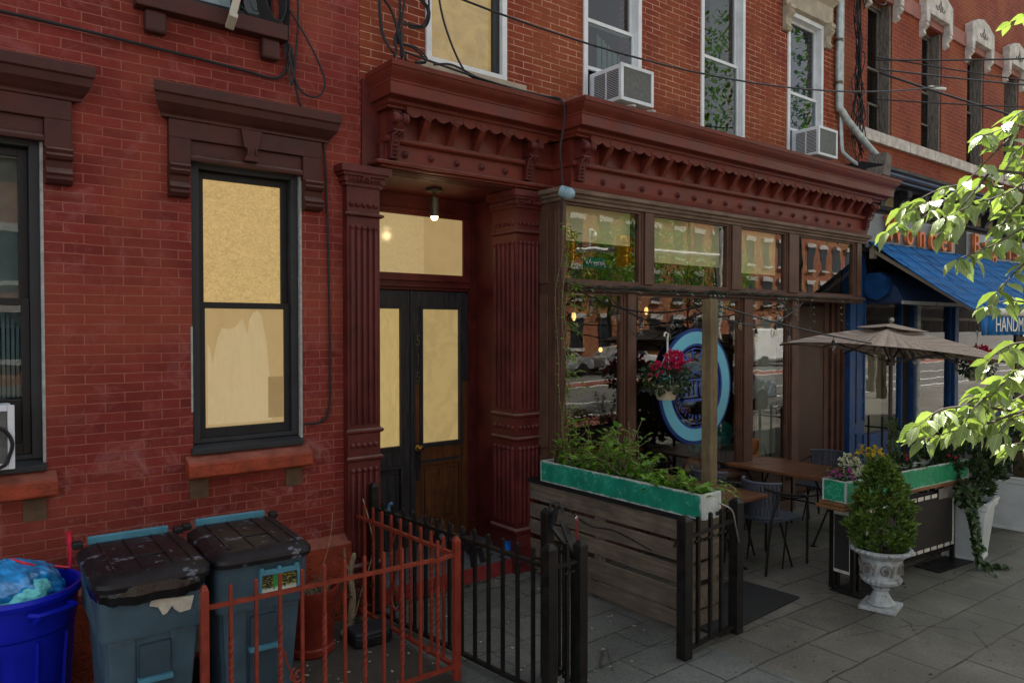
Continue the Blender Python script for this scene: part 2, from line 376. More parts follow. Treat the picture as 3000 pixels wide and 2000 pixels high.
mLeafT=leafmat('tree_leaf',(.17,.25,.07),(.33,.41,.17),(.50,.56,.28),.25,.28)
mLeafH=leafmat('honeysuckle_leaf',(.06,.17,.012),(.20,.38,.03),None,.35,.45)
mLeafTh=leafmat('thuja_spray',(.03,.075,.008),(.15,.23,.025),None,.2,.6)
mLeafTd=leafmat('thuja_dark_spray',(.020,.042,.010),(.045,.075,.018),None,.2,.6)
mLeafG=leafmat('geranium_leaf',(.020,.050,.018),(.05,.09,.03),None,.2,.5)
mLeafI=leafmat('ivy_leaf',(.022,.052,.016),(.05,.10,.025),None,.2,.4)
mPetR=leafmat('magenta_petal',(.62,.006,.08),(.42,.004,.10),None,.3,.5)
mPetW=leafmat('white_petal',(.62,.60,.48),(.45,.44,.34),None,.3,.6)
mPetP=leafmat('pink_petal',(.55,.06,.42),(.45,.05,.35),None,.3,.6)
mPetY=leafmat('yellow_petal',(.62,.42,.01),(.5,.33,.01),None,.3,.6)
mDry=M('dry_stems',(.22,.18,.11),.9,.4,30,.3,60)
def swirlgreen(name,c,edge):
    m,t,b=newmat(name); v=coords(t,None,True)
    n=noise(t,v,4,5,.6); base=mixc(t,ramp(t,n,[(.35,0.),(.7,1.)]),tuple(c),tuple(x*1.7 for x in c))
    n2=noise(t,v,16,1,.5,1.2); w=math_(t,'ABSOLUTE',math_(t,'SUBTRACT',math_(t,'FRACT',math_(t,'MULTIPLY',n2,5)),.5))
    brk=ramp(t,noise(t,v,7,2),[(.45,0.),(.55,1.)])
    base=mixc(t,math_(t,'MULTIPLY',ramp(t,w,[(.04,.8),(.13,0.)]),brk),base,(.10,.48,.33))
    g=nd(t,'ShaderNodeTexCoord').outputs['Generated']; s=nd(t,'ShaderNodeSeparateXYZ'); t.links.new(g,s.inputs[0])
    dz=math_(t,'MINIMUM',s.outputs[2],math_(t,'SUBTRACT',1,s.outputs[2])); dl=math_(t,'MINIMUM',s.outputs[edge],math_(t,'SUBTRACT',1,s.outputs[edge]))
    d=math_(t,'MINIMUM',dz,math_(t,'MULTIPLY',dl,7)); d=math_(t,'SUBTRACT',d,math_(t,'MULTIPLY',math_(t,'SUBTRACT',noise(t,v,9,5,.7),.46),.32))
    base=mixc(t,ramp(t,d,[(0,1.),(.07,0.)]),base,(.46,.50,.48)); t.links.new(base,b.inputs['Base Color']); b.inputs['Roughness'].default_value=.5
    bump(t,b,n2,.2,.004); return m
mGreen=swirlgreen('green_painted_planter',(.003,.155,.10),1)
mGreen2=swirlgreen('green_painted_planter_right',(.004,.17,.075),0)
mPWhite=M('planter_white_board',(.46,.50,.50),.6,.2,7,.2,50)
# ------------------------------------------------------------------ ground
def ground_mat(name,c1,c2,bw,rh,joint,rot=0,jw=.008,blotch=.5,specks=True):
    m,t,b=newmat(name); v=coords(t,None,True); mp=nd(t,'ShaderNodeMapping'); mp.inputs['Rotation'].default_value=(0,0,rot); t.links.new(v,mp.inputs[0])
    w=noise(t,v,3,3); vv=nd(t,'ShaderNodeVectorMath',operation='ADD'); sc=nd(t,'ShaderNodeVectorMath',operation='SCALE'); sc.inputs['Scale'].default_value=.03
    nn=nd(t,'ShaderNodeTexNoise'); nn.inputs['Scale'].default_value=4; t.links.new(v,nn.inputs['Vector']); t.links.new(nn.outputs[1],sc.inputs[0]); t.links.new(mp.outputs[0],vv.inputs[0]); t.links.new(sc.outputs[0],vv.inputs[1])
    k=nd(t,'ShaderNodeTexBrick'); k.offset=.5; k.inputs['Scale'].default_value=1; k.inputs['Brick Width'].default_value=bw; k.inputs['Row Height'].default_value=rh; k.inputs['Mortar Size'].default_value=jw; k.inputs['Mortar Smooth'].default_value=.4
    k.inputs['Color1'].default_value=rgb(c1); k.inputs['Color2'].default_value=rgb(c2); k.inputs['Mortar'].default_value=rgb(joint); t.links.new(vv.outputs[0],k.inputs[0])
    c=k.outputs[0]; n1=noise(t,v,.9,6,.65,.5); c=mixc(t,ramp(t,n1,[(.38,0.),(.62,blotch*1.2)]),c,tuple(x*.45 for x in c1))
    n3=noise(t,v,2.6,6,.7,.8); c=mixc(t,ramp(t,n3,[(.5,0.),(.72,.5)]),c,tuple(x*1.35 for x in c2))
    n2=noise(t,v,42,4,.85); c=mixc(t,ramp(t,n2,[(.54,0.),(.68,.75)]),c,tuple(x*1.8 for x in c1)); c=mixc(t,ramp(t,n2,[(.30,.8),(.45,0.)]),c,tuple(x*.3 for x in c1))
    n8=noise(t,v,.55,3,.6); c=mixc(t,ramp(t,n8,[(.46,0.),(.60,.5)]),c,tuple(x*.5 for x in c1))
    nv=nd(t,'ShaderNodeTexVoronoi',feature='DISTANCE_TO_EDGE'); nv.inputs['Scale'].default_value=.9; t.links.new(vv.outputs[0],nv.inputs[0]); c=mixc(t,math_(t,'MULTIPLY',ramp(t,nv.outputs[0],[(.003,.7),(.008,0.)]),ramp(t,n1,[(.5,0.),(.55,1.)])),c,tuple(joint))
    if specks:
        vo=nd(t,'ShaderNodeTexVoronoi'); vo.inputs['Scale'].default_value=6; t.links.new(v,vo.inputs[0]); c=mixc(t,ramp(t,vo.outputs[0],[(.035,.75),(.06,0.)]),c,(.018,.016,.015))
    t.links.new(c,b.inputs['Base Color']); b.inputs['Roughness'].default_value=.75; b.inputs['Specular IOR Level'].default_value=.35
    h=math_(t,'ADD',math_(t,'MULTIPLY',k.outputs['Fac'],-1),math_(t,'MULTIPLY',n2,.5)); bump(t,b,h,.6,.006); return m
mWalk=ground_mat('sidewalk_flags',(.118,.110,.092),(.150,.141,.120),.64,.40,(.016,.013,.009),R(2),.009)
mPatio=ground_mat('bluestone_pavers',(.112,.122,.114),(.145,.152,.142),.62,.33,(.022,.019,.014),R(-1),.008,.5)
mYard=ground_mat('dirty_yard_concrete',(.075,.068,.055),(.09,.083,.07),1.9,1.3,(.02,.018,.014),R(3),.01,.8)
mRoad=M('asphalt',(.10,.098,.09),.85,.2,1,.3,90,world=True)
mRedX=M('brick_crosswalk',(.22,.075,.05),.85,.2,2,.3,60,world=True)
mPaint=M('white_road_paint',(.6,.6,.57),.8,.2,3,.1,60,world=True)
def sheet(name,x0,x1,y0,y1,z,mat): return struct(MB().box(x0,x1,y0,y1,z-.05,z).build(name,mat))
sheet('sidewalk',-14,70,-6.9,1.2,0,mWalk)
sheet('ground',-150,250,-200,-6.9,-.14,mRoad)
sheet('ground_behind',-150,250,1.2,120,-.02,mRoad)
sheet('kerb',-14,70,-7.05,-6.9,0.004,M('kerb_stone',(.2,.2,.19),.8,.3,6,.4,40,world=True))
sheet('doorstep_paving',2.72,4.43,-3.4,-.03,.004,mPatio)
sheet('yard',-3.0,2.70,-1.55,-.0,.004,mYard)
sheet('crosswalk',12,19,-9.9,-8.4,-.136,mRedX); sheet('crosswalk_far',16,70,-19.2,-17.4,-.136,mRedX)
for i,(a,b_) in enumerate(((-8.3,-8.15),(-10.15,-10.0),(-12.6,-12.45),(-17.3,-17.12),(-19.5,-19.3))): sheet('road_line',8,70,a,b_,-.132,mPaint)
sheet('opposite_pavement',-14,90,-30,-24.6,0,mWalk)
# ------------------------------------------------------------------ walls with openings
def wall(x0,x1,z0,z1,yf,yb,ops):
    xs=sorted({x0,x1,*[o[0] for o in ops],*[o[1] for o in ops]}); zs=sorted({z0,z1,*[o[2] for o in ops],*[o[3] for o in ops]})
    xs=[x for x in xs if x0<=x<=x1]; zs=[z for z in zs if z0<=z<=z1]
    def solid(i,j):
        if i<0 or j<0 or i>=len(xs)-1 or j>=len(zs)-1: return None
        cx=(xs[i]+xs[i+1])/2; cz=(zs[j]+zs[j+1])/2
        return not any(o[0]<cx<o[1] and o[2]<cz<o[3] for o in ops)
    mb=MB()
    for i in range(len(xs)-1):
        for j in range(len(zs)-1):
            if not solid(i,j): continue
            a,b,c,d=xs[i],xs[i+1],zs[j],zs[j+1]
            mb.poly([(a,yf,c),(b,yf,c),(b,yf,d),(a,yf,d)]); mb.poly([(a,yb,c),(a,yb,d),(b,yb,d),(b,yb,c)])
            if not solid(i-1,j): mb.poly([(a,yf,c),(a,yf,d),(a,yb,d),(a,yb,c)])
            if not solid(i+1,j): mb.poly([(b,yf,c),(b,yb,c),(b,yb,d),(b,yf,d)])
            if not solid(i,j-1): mb.poly([(a,yf,c),(a,yb,c),(b,yb,c),(b,yf,c)])
            if not solid(i,j+1): mb.poly([(a,yf,d),(b,yf,d),(b,yb,d),(a,yb,d)])
    return mb
def frame(mb,x0,x1,z0,z1,y0,y1,w,wb=None,wt=None):
    wb=wb or w; wt=wt or w
    mb.box(x0,x0+w,y0,y1,z0,z1); mb.box(x1-w,x1,y0,y1,z0,z1); mb.box(x0+w,x1-w,y0,y1,z0,z0+wb); mb.box(x0+w,x1-w,y0,y1,z1-wt,z1); return mb
def xprof(mb,x0,x1,prof,flip=False):
    """extrude closed (y,z) profile along x"""
    return mb.prism(prof,lambda a,b:(x0,a,b),lambda a,b:(x1,a,b))
H=10.4
# ------------------------------------------------------------------ left house
LH=thing('brick_house','dark red painted brick house with brownstone window hoods, left of the black double door','house',(1.8,0,0))
opsL=[(-.21,.57,1.41,3.5),(1.46,2.25,1.41,3.5),(1.20,2.06,4.56,6.6),(-.45,.41,4.56,6.6)]
wall(-9,2.755,0,H,0,.32,opsL).build('wall',mBrickL,LH)
MB().box(-9,2.75,.321,9,0,H-.01).build('house_body',mDark,LH)
MB().box(-9,2.755,-.06,.33,H,H+.15).build('roof',mHood,LH)
fb=MB(); fb.prism([(-.0,0),(-.10,0),(-.10,.60),(-.02,.66),(0,.66)],lambda a,b:(-9,a,b),lambda a,b:(2.62,a,b)); fb.build('foundation',mSill,LH)
def hood(x0):
    """x0 = left of casing"""
    h=MB(); L=x0-.15; Rr=x0+.95
    # crown: shelf, cove
    pr=[(0,3.965),(-.165,3.935),(-.165,3.865),(-.15,3.86),(-.135,3.81),(-.09,3.765),(-.065,3.745),(-.065,3.725),(0,3.725)]
    h.prism(pr,lambda a,b:(L-.02+.6*a,a,b),lambda a,b:(Rr+.02-.6*a,a,b))
    h.build('hood_shelf',mHood,LH,bevel=.006)
    h=MB(); h.box(L,Rr,-.055,0,3.60,3.724); h.box(L,L+.14,-.055,0,3.42,3.60); h.box(Rr-.15,Rr,-.055,0,3.42,3.60)
    h.box(L+.14,Rr-.15,-.028,0,3.50,3.60)
    h.prism([(0,3.455),(-.05,3.455),(-.055,3.48),(-.03,3.50),(0,3.50)],lambda a,b:(L+.14,a,b),lambda a,b:(Rr-.15,a,b))
    hh=h.build('window_hood',mHood,LH,bevel=.005)
    k=MB(); cx=x0+.40; k.prism([(-.075,3.72),(.075,3.72),(.055,3.60),(.03,3.575),(.05,3.50),(-.05,3.50),(-.03,3.575),(-.055,3.60)],lambda a,b:(cx+a,-.09,b),lambda a,b:(cx+a,-.02,b))
    k.tube([(cx-.05,-.09,3.6),(cx-.028,-.1,3.585),(cx-.03,-.1,3.54)],.008,6).tube([(cx+.05,-.09,3.6),(cx+.028,-.1,3.585),(cx+.03,-.1,3.54)],.008,6)
    k.build('keystone',mHood,hh,bevel=.004) if False else k.build('keystone',mHood,LH,bevel=.004)
    for a,b in((L,L+.13),(Rr-.145,Rr)):
        q=MB(); prof=[(0,3.42),(-.085,3.42),(-.10,3.405),(-.085,3.385),(-.10,3.37),(-.085,3.35),(-.06,3.34),(-.05,3.30),(-.075,3.275),(-.09,3.26),(-.075,3.245),(-.085,3.225),(-.06,3.20),(0,3.195)]
        xprof(q,a,b,prof); q.build('bracket',mHood,LH,bevel=.003)
hood(1.456); hood(-.214)
def sash_window(x0,x1,lit,parent,z0=1.41,z1=3.50):
    w=MB(); frame(w,x0+.004,x1-.004,z0+.07,z1,.03,.16,.055,.03,.075); 
    cz=w.build('window',mFrameG,parent,bevel=.003)
    def sub(n,mb,m,**k): return mb.build(n,m,cz,local=False,**k)
    cz['_a']=parent['_a']
    a,b=x0+.06,x1-.06
    s=MB(); frame(s,a,b,2.44,z1-.08,.105,.15,.05,.045,.05); sub('upper_sash',s,mFrameK,bevel=.003)
    s=MB(); frame(s,a,b,z0+.10,2.485,.06,.10,.045,.07,.045); sub('lower_sash',s,mFrameK,bevel=.003)
    c=MB().box(x1-.004,x1+.012,-.004,.04,z0+.03,z1); c.box(x0-.01,x0+.003,-.004,.03,z0+.3,z0+.9); sub('caulk_bead',c,mCaulk)
    s=MB(); s.prism([(.0,z0-.0),(-.035,z0-.0),(-.035,z0+.035),(.06,z0+.075),(.06,z0)],lambda p,q:(x0-.012,p,q),lambda p,q:(x1+.012,p,q)); sub('subsill',s,mFrameG,bevel=.003)
    return cz,a,b
w2,a,b=sash_window(1.46,2.25,True,LH)
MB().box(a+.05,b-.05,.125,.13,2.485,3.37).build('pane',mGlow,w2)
MB().box(a+.045,b-.045,.08,.085,1.58,2.44).build('pane',mGlow2,w2)
# torn curtain visible through the lower pane
pts=[(0,0),(.47,0),(.47,.22),(.455,.30),(.44,.45),(.43,.60),(.405,.72),(.39,.80),(.36,.83),(.33,.81),(.30,.76),(.285,.65),(.27,.71),(.25,.77),(.22,.73),(.19,.70),(.14,.69),(.10,.70),(.07,.62),(.035,.44),(.015,.56),(0,.58)]
MB().prism(pts,lambda p,q:(a+.065+p,.0785,1.60+q),lambda p,q:(a+.065+p,.0795,1.60+q)).build('torn_curtain',mGlow3,w2)
MB().box(b-.165,b-.05,.0772,.0782,1.62,1.93).build('cardboard_patch',emit('lit_cardboard',(.33,.21,.085),1,(6,.9)),w2)
w1,a1,b1=sash_window(-.21,.57,False,LH)
MB().box(a1+.05,b1-.05,.125,.13,2.485,3.37).build('pane',mGlassW,w1)
MB().box(a1+.045,b1-.045,.08,.085,1.85,2.44).build('pane',mGlassW,w1)
c=MB(); c.box(a1,b1,.2,.21,2.3,3.4); c.build('pale_blind',M('pale_blind',(.24,.27,.25),.8,.3,4,.2,20,world=True),w1)
c=MB(); 
for i in range(26):
    x=a1+.02+i*.025; c.box(x,x+.017,.17+.01*(i%2),.18+.01*(i%2),1.5,2.35+.05*math.sin(i))
c.build('curtain',M('pale_teal_curtain',(.20,.27,.27),.8,.2,9,.1,20,world=True),w1)
MB().box(.34,.52,.09,.12,1.46,1.86).build('side_panel',mBlk,w1)
for x0 in(1.405,-.265):
    s=MB(); s.prism([(.0,1.25),(-.10,1.255),(-.105,1.27),(-.10,1.345),(-.09,1.36),(.0,1.405)],lambda p,q:(x0,p,q),lambda p,q:(x0+.90,p,q)); s.build('window_sill',mSill,LH,bevel=.008)
    for dx in(.03,.72): MB().box(x0+dx,x0+dx+.125,-.012,0,1.10,1.235).build('sill_block',mBlock,LH)
# upper window with its sill
s=MB(); s.box(1.10,2.12,-.11,.0,4.42,4.53); s.build('window_sill',mHood,LH,bevel=.006)
for x in(1.16,1.94): MB().box(x,x+.135,-.08,0,4.27,4.42).build('sill_block',mHood,LH,bevel=.02)
for (x0,x1) in((1.20,2.06),(-.45,.41)):
    w=MB(); frame(w,x0+.004,x1-.004,4.56,6.6,.06,.15,.06); uw=w.build('window',mFrameK,LH); uw['_a']=LH['_a']
    MB().box(x0+.06,x1-.06,.10,.105,4.62,6.54).build('pane',mGlassW,uw)
    MB().box(x0+.33,x0+.58,.13,.15,4.58,5.3).build('vent_panel',mAC,uw)
cl=MB()
for p in(((1.7,-.03,4.56),(1.8,-.05,4.60),(1.9,-.04,4.54),(2.0,-.03,4.58)),((1.86,-.02,4.7),(1.9,-.04,4.6),(1.97,-.05,4.64),(2.02,-.03,4.53))): cl.tube(spline(p),.004,5)
tag(cl.build('string_light_wire',M('dark_green_wire',(.01,.05,.03),.5,.2)),'dark green string light wire tangled on the brownstone sill of the upper left window','wire')
ab=MB(); ab.bar((1.63,-.35,4.36),(1.80,-.02,4.75),.10,.05,up=(1,0,0)); ab.bar((1.63,-.36,4.345),(1.64,-.34,4.38),.11,.055,up=(1,0,0))
tag(ab.build('support_bracket',M('beige_metal',(.38,.34,.27),.45,.1),None,bevel=.004),'beige sloping metal support bracket resting on the upper brownstone sill','bracket')
# ------------------------------------------------------------------ middle building
MH=thing('brick_building','orange red brick building with maroon cornice, black double door and wooden shopfront','building',(6.5,0,0))
UW=[(3.373,4.255),(5.236,6.104),(7.137,8.006),(8.967,9.86)]
opsM=[(a,b,4.60,7.15) for a,b in UW[:3]]+[(8.967,9.86,4.60,6.5)]
wall(2.76,10.36,3.62,H,.004,.32,opsM).build('wall',mBrickM,MH)
MB().box(2.76,10.355,4.3,9,0,H-.01).box(2.76,2.90,1.0,4.3,0,H-.01).box(10.2,10.355,.9,4.3,0,H-.01).box(2.9,10.2,.9,4.3,4.0,H-.01).build('building_body',mDark,MH)
MB().box(2.76,10.36,-.08,.33,H,H+.15).build('roof',mCorn,MH)
for i,(a,b) in enumerate(UW):
    zt=7.15 if i<3 else 6.5
    w=MB(); frame(w,a+.003,b-.003,4.58,zt,-.015,.13,.055 if i!=2 else .05,.05,.06); wn=w.build('window',mWhite,MH,bevel=.003); wn['_a']=MH['_a']
    a2,b2=a+.06,b-.06
    if i==0:
        MB().box(a2,b2-.07,.07,.075,4.64,zt-.06).build('pane',mGlow4,wn); MB().box(b2-.07,b2,.03,.09,4.64,zt-.06).build('jamb',mFrameG,wn)
    else:
        zr={1:5.45,2:5.52,3:5.45}[i]
        s=MB(); frame(s,a2,b2,zr-.02,zt-.06,.075,.11,.035); s.build('upper_sash',mWhite,wn)
        s=MB(); frame(s,a2,b2,4.95 if i!=2 else 4.64,zr+.02,.04,.07,.035); s.build('lower_sash',mWhite,wn)
        MB().box(a2+.03,b2-.03,.09,.094,zr,zt-.09).build('pane',mGlassW,wn); MB().box(a2+.03,b2-.03,.054,.058,4.97 if i!=2 else 4.66,zr).build('pane',mGlassW,wn)
        cc=MB(); 
        if i==1:
            for k in range(9): cc.box(a2+.3+k*.04,a2+.33+k*.04,.16+.01*(k%2),.17+.01*(k%2),4.6,5.4-.02*k)
            cc.build('curtain',M('sea_green_curtain',(.16,.22,.19),.8,.2,9,.1,20,world=True),wn)
        if i==2: cc.box(a2+.38,b2,.2,.21,4.6,zt).build('inner_blind',M('grey_green_blind',(.045,.055,.05),.8,.2,9,.1,20,world=True),wn)
        if i==3: cc.box(a2,b2,.2,.21,4.7,zt).build('curtain',M('violet_curtain',(.035,.03,.11),.8,.6,9,.1,20,stretch=(1,1,3),world=True),wn)
    MB().box(a-.06,b+(.2 if i==0 else .06),-.05,0.004,4.50,4.575).build('window_sill',mTan,MH)
# tan hoods above windows 3 and 4
for i in(2,3):
    a,b=UW[i]; zt=7.15 if i==2 else 6.5
    h=MB(); h.prism([(0,zt+.42),(-.15,zt+.40),(-.15,zt+.34),(-.07,zt+.26),(-.07,zt+.02),(0,zt+.0)],lambda p,q:(a-.12+.4*p,p,q),lambda p,q:(b+.12-.4*p,p,q)); h.build('window_hood',mTan,MH,bevel=.004)
    for x in(a-.12,b+.0):
        q=MB(); xprof(q,x,x+.12,[(0,zt+.02),(-.12,zt+.02),(-.125,zt-.03),(-.10,zt-.05),(-.12,zt-.08),(-.06,zt-.14),(-.05,zt-.22),(-.08,zt-.26),(-.05,zt-.30),(0,zt-.30)]); q.build('hood_bracket',mTan,MH)
# cornice sweeps
def sweep(mb,prof,xL,kL,yF,xR,kR,yw=0.0):
    def ring(o,z): return [(xL-kL*o,yw,z),(xL-kL*o,yF-o,z),(xR+kR*o,yF-o,z),(xR+kR*o,yw,z)]
    base=len(mb.v)
    for o,z in prof: mb.v+=ring(o,z)
    for i in range(len(prof)-1):
        for j in range(3): a=base+i*4+j; mb.f.append((a,a+1,a+5,a+4))
    return mb
CP=[(0,3.80),(.035,3.802),(.05,3.815),(.05,3.835),(.035,3.85),(0,3.852),(0,4.055),(.12,4.055),(.125,4.07),(.16,4.085),(.17,4.105),(.20,4.118),(.255,4.118),(.26,4.125),(.26,4.215),(.268,4.217),(.27,4.228),(.262,4.232),(.275,4.25),(.30,4.268),(.325,4.30),(.33,4.312),(.34,4.314),(.345,4.35),(.34,4.353),(0,4.44)]
LP=[(-.01,3.596),(.03,3.598),(.035,3.61),(.065,3.618),(.07,3.635),(.055,3.65),(.01,3.655),(0,3.66),(0,3.80)]
for nm,xL,kL,yF,xR,kR in(('cornice',2.93,.36,-.10,4.80,0),('shop_cornice',4.72,.42,-.38,10.42,.8)):
    c=sweep(MB(),CP,xL,kL,yF,xR,kR,0.003).build(nm,mCorn,MH,smooth=25); c['_a']=MH['_a']
    if nm=='cornice': lp=sweep(MB(),LP,2.93,1.6,yF,4.72,0,0.003).build('frieze_band',mCorn,MH,smooth=25)
    else: lp=sweep(MB(),[(-.02,3.60)]+LP[-2:],4.72,.42,yF,10.42,.3,0.003).build('frieze_band',mCorn,MH)
    # scalloped apron
    sc=MB(); step=.1375 if nm=='cornice' else .146; x0=xL+.12; n=int((( 4.66 if nm=='cornice' else 10.30)-x0)/step)
    for k in range(n):
        p=[(0,.058)]+[(step*j/6,.0-.030*math.sin(PI*j/6)) for j in range(7)]+[(step,.058)]
        p=[(q[0]*.985,q[1]) for q in p]
        sc.prism(p,lambda u,v,X=x0+k*step:(X+u,yF-.145,4.03+v),lambda u,v,X=x0+k*step:(X+u,yF-.12,4.03+v))
    sc.build('scalloped_apron',mCorn,c)
    xs=[3.26+.278*k for k in range(4)] if nm=='cornice' else [5.12+.291*k for k in range(18)]
    s0=None
    for k,x in enumerate(xs):
        if s0 is None:
            m_=MB(); m_.prism([(-.0,3.86),(-.02,3.85),(-.15,4.02),(-.15,4.055),(0,4.055)],lambda p,q:(x-.03,yF+p,q),lambda p,q:(x+.03,yF+p,q)); m_.ball((x,yF-.125,4.0),.018,6); s0=m_.build('strut',mCorn,c)
        else: s1=s0.copy(); COL.objects.link(s1); s1.location.x=s0.location.x+x-xs[0]
    xs=[3.11,3.365,3.625,3.89,4.155,4.45] if nm=='cornice' else [4.86+.2793*k for k in range(19)]
    r0=None
    for k,x in enumerate(xs):
        if r0 is None:
            m_=MB(); mm=Matrix.Rotation(R(90),3,'X'); m_.lathe([(.034,0),(.034,.006),(.027,.010),(.024,.008),(.022,.022),(.012,.03),(.008,.036),(.002,.038)],(x,yF,3.725 if nm=='cornice' else 3.70),14,mm); r0=m_.build('rosette',mCornD,c,smooth=30)
        else: s1=r0.copy(); COL.objects.link(s1); s1.location.x=r0.location.x+x-xs[0]
    xs=[2.985,4.40] if nm=='cornice' else [4.80,10.30]
    for k,x in enumerate(xs):
        m_=MB(); mx=Matrix.Rotation(R(90),3,'Y')
        # scroll (spool lying along x) at top, leaf block, tapering shaft with scales
        zc=3.965; yc=yF-.15
        m_.lathe([(.012,-.075),(.035,-.07),(.047,-.05),(.047,-.028),(.030,-.022),(.036,-.008),(.03,.008),(.047,.016),(.047,.03),(.036,.034),(.047,.038),(.045,.06),(.01,.062)],(x,yc,zc),16,mx)
        m_.prism([(0,3.665),(-.055,3.67),(-.065,3.76),(-.085,3.83),(-.10,3.86),(-.15,3.90),(-.17,3.93),(-.10,4.05),(0,4.05)],lambda p,q:(x-.038,yF+p,q),lambda p,q:(x+.038,yF+p,q))
        m_.box(x-.05,x+.05,yF-.135,yF-.02,3.872,3.892)
        for j in range(4): m_.ball((x,yF-.058-.004*j,3.70+.032*j),.024,8,.55)
        for sg in(-1,1): m_.tube([(x,yF-.12,3.85),(x+sg*.02,yF-.135,3.865),(x+sg*.042,yF-.12,3.85),(x+sg*.045,yF-.10,3.82)],.008,6)
        m_.build('bracket',mCornD,c,smooth=40)
# side panels closing the cornice ends
MB().box(2.765,2.93,-.02,.004,3.60,4.30).build('cornice_cheek',mCornD,MH)
# --- doorway
MB().prism([(2.89,-.088),(4.60,-.088),(4.60,.80),(2.89,.80)],lambda p,q:(p,q,3.585),lambda p,q:(p,q,3.80)).build('soffit',mCornD,MH)
for k in range(5): MB().box(2.95,4.5,-.06+.03*k,-.045+.03*k,3.578,3.586).build('soffit_bead',mCornD,MH)
def column(nm,x0,x1,y0,y1,left):
    c=MB(); c.box(x0,x1,y0,y1,.16 if left else .16,3.46); col=c.build(nm,mCornD,MH); col['_a']=MH['_a']
    def ring(z0,z1,o,cham=True):
        r=MB(); r.prism([(o*.3,z0),(o,z0+(z1-z0)*.3),(o,z1-(z1-z0)*.3),(o*.3,z1)],lambda p,q:(x0-p,y0-p,q),lambda p,q:(x1+p,y0-p,q))
        if not left: r.prism([(o*.3,z0),(o,z0+(z1-z0)*.3),(o,z1-(z1-z0)*.3),(o*.3,z1)],lambda p,q:(x0-p,y1,q),lambda p,q:(x0-p,y0-p,q)); 
        r.prism([(o*.3,z0),(o,z0+(z1-z0)*.3),(o,z1-(z1-z0)*.3),(o*.3,z1)],lambda p,q:(x1+p,y0-p,q),lambda p,q:(x1+p,y1,q))
        return r
    for z0,z1,o in((3.18,3.215,.028),(1.455,1.495,.022),(1.235,1.275,.022),(.36,.42,.03)): ring(z0,z1,o).build('band',mCornD,col)
    cp=MB(); 
    for (o,za,zb) in((.02,3.42,3.45),(.035,3.45,3.495),(.055,3.495,3.52),(.075,3.52,3.575)): cp.box(x0-o,x1+o,y0-o,y1,za,zb)
    n=9
    for k in range(n): cp.ball((x0+.02+(x1-x0-.04)*k/(n-1),y0-.035,3.472),.018,7)
    for k in range(7):
        an=k*PI/6; cp.ball(((x0+x1)/2+.028*math.cos(an),y0-.05,3.465+.028*math.sin(an)),.013,6)
    if not left:
        for k in range(n): cp.ball((x0-.035,y0+.02+(y1-y0-.04)*k/(n-1),3.472),.018,7)
    cp.build('capital',mCornD,col)
    def faces():
        L=[((x0+x1)/2,x1-x0,'f')]
        if not left: L.append(((y0+y1)/2,y1-y0,'l'))
        return L
    fl=MB(); dots=MB()
    for cc,wd,kd in faces():
        for k in range(5):
            s_=cc-wd*.36+wd*.72*k/4
            for z0,z1 in((1.53,3.09),(.46,1.16)):
                if kd=='f':
                    fl.tube([(s_,y0,z0),(s_,y0-.006,z0+.02),(s_,y0-.006,z1-.02),(s_,y0,z1)],.017,8); fl.ball((s_,y0-.008,z1),.022,8)
                else:
                    fl.tube([(x0,s_,z0),(x0-.006,s_,z0+.02),(x0-.006,s_,z1-.02),(x0,s_,z1)],.017,8); fl.ball((x0-.008,s_,z1),.022,8)
            for z in(3.275,1.36):
                dots.ball((s_,y0-.004,z) if kd=='f' else (x0-.004,s_,z),.021,8)
    fl.build('fluting',mCornD,col,smooth=True); dots.build_split('stud',mCornD,col,gap=.001,smooth=True)
    b_=MB(); b_.box(x0-.03,x1+.03,y0-.03,y1,.0,.16); b_.prism([(0,.16),(.03,.16),(.03,.26),(.012,.36),(0,.36)],lambda p,q:(x0-p,y0-p,q),lambda p,q:(x1+p,y0-p,q)); b_.build('plinth',mCornD,col)
column('pilaster',2.602,2.888,-.08,.32,True); column('column',4.315,4.595,-.075,.30,False)
j=MB(); j.box(2.76,2.90,.32,1.0,0,3.6); j.box(4.47,4.62,.30,1.0,0,3.6); j.box(2.9,4.47,.9,1.0,0,3.6)
j.build_split('vestibule_wall',mCornD,MH)
jp=MB()
for za,zb in((.3,1.15),(1.3,2.3),(2.42,3.35)): frame(jp,4.39,4.465,za,zb,.79,.81,.014)
jp.box(4.385,4.47,.805,.86,.15,3.58); jp.build_split('door_jamb',mCornD,MH)
tb=MB(); tb.box(2.9,4.39,.80,.86,2.67,2.83); tb.box(2.9,4.39,.765,.80,2.70,2.72); tb.box(2.9,4.39,.77,.80,2.76,2.79); tb.box(2.9,4.39,.80,.86,3.395,3.585); tb.box(2.9,4.39,.77,.80,3.42,3.45); tb.box(4.32,4.39,.80,.86,2.83,3.395)
tb.build('transom_bar',mCornD,MH)
tr=MB().box(3.0,4.32,.83,.84,2.83,3.395); trn=tr.build('transom',mGlow5,MH); trn['_a']=MH['_a']
MB().box(3.86,4.32,.824,.829,2.832,3.393).build('blind',mGlow2,trn)
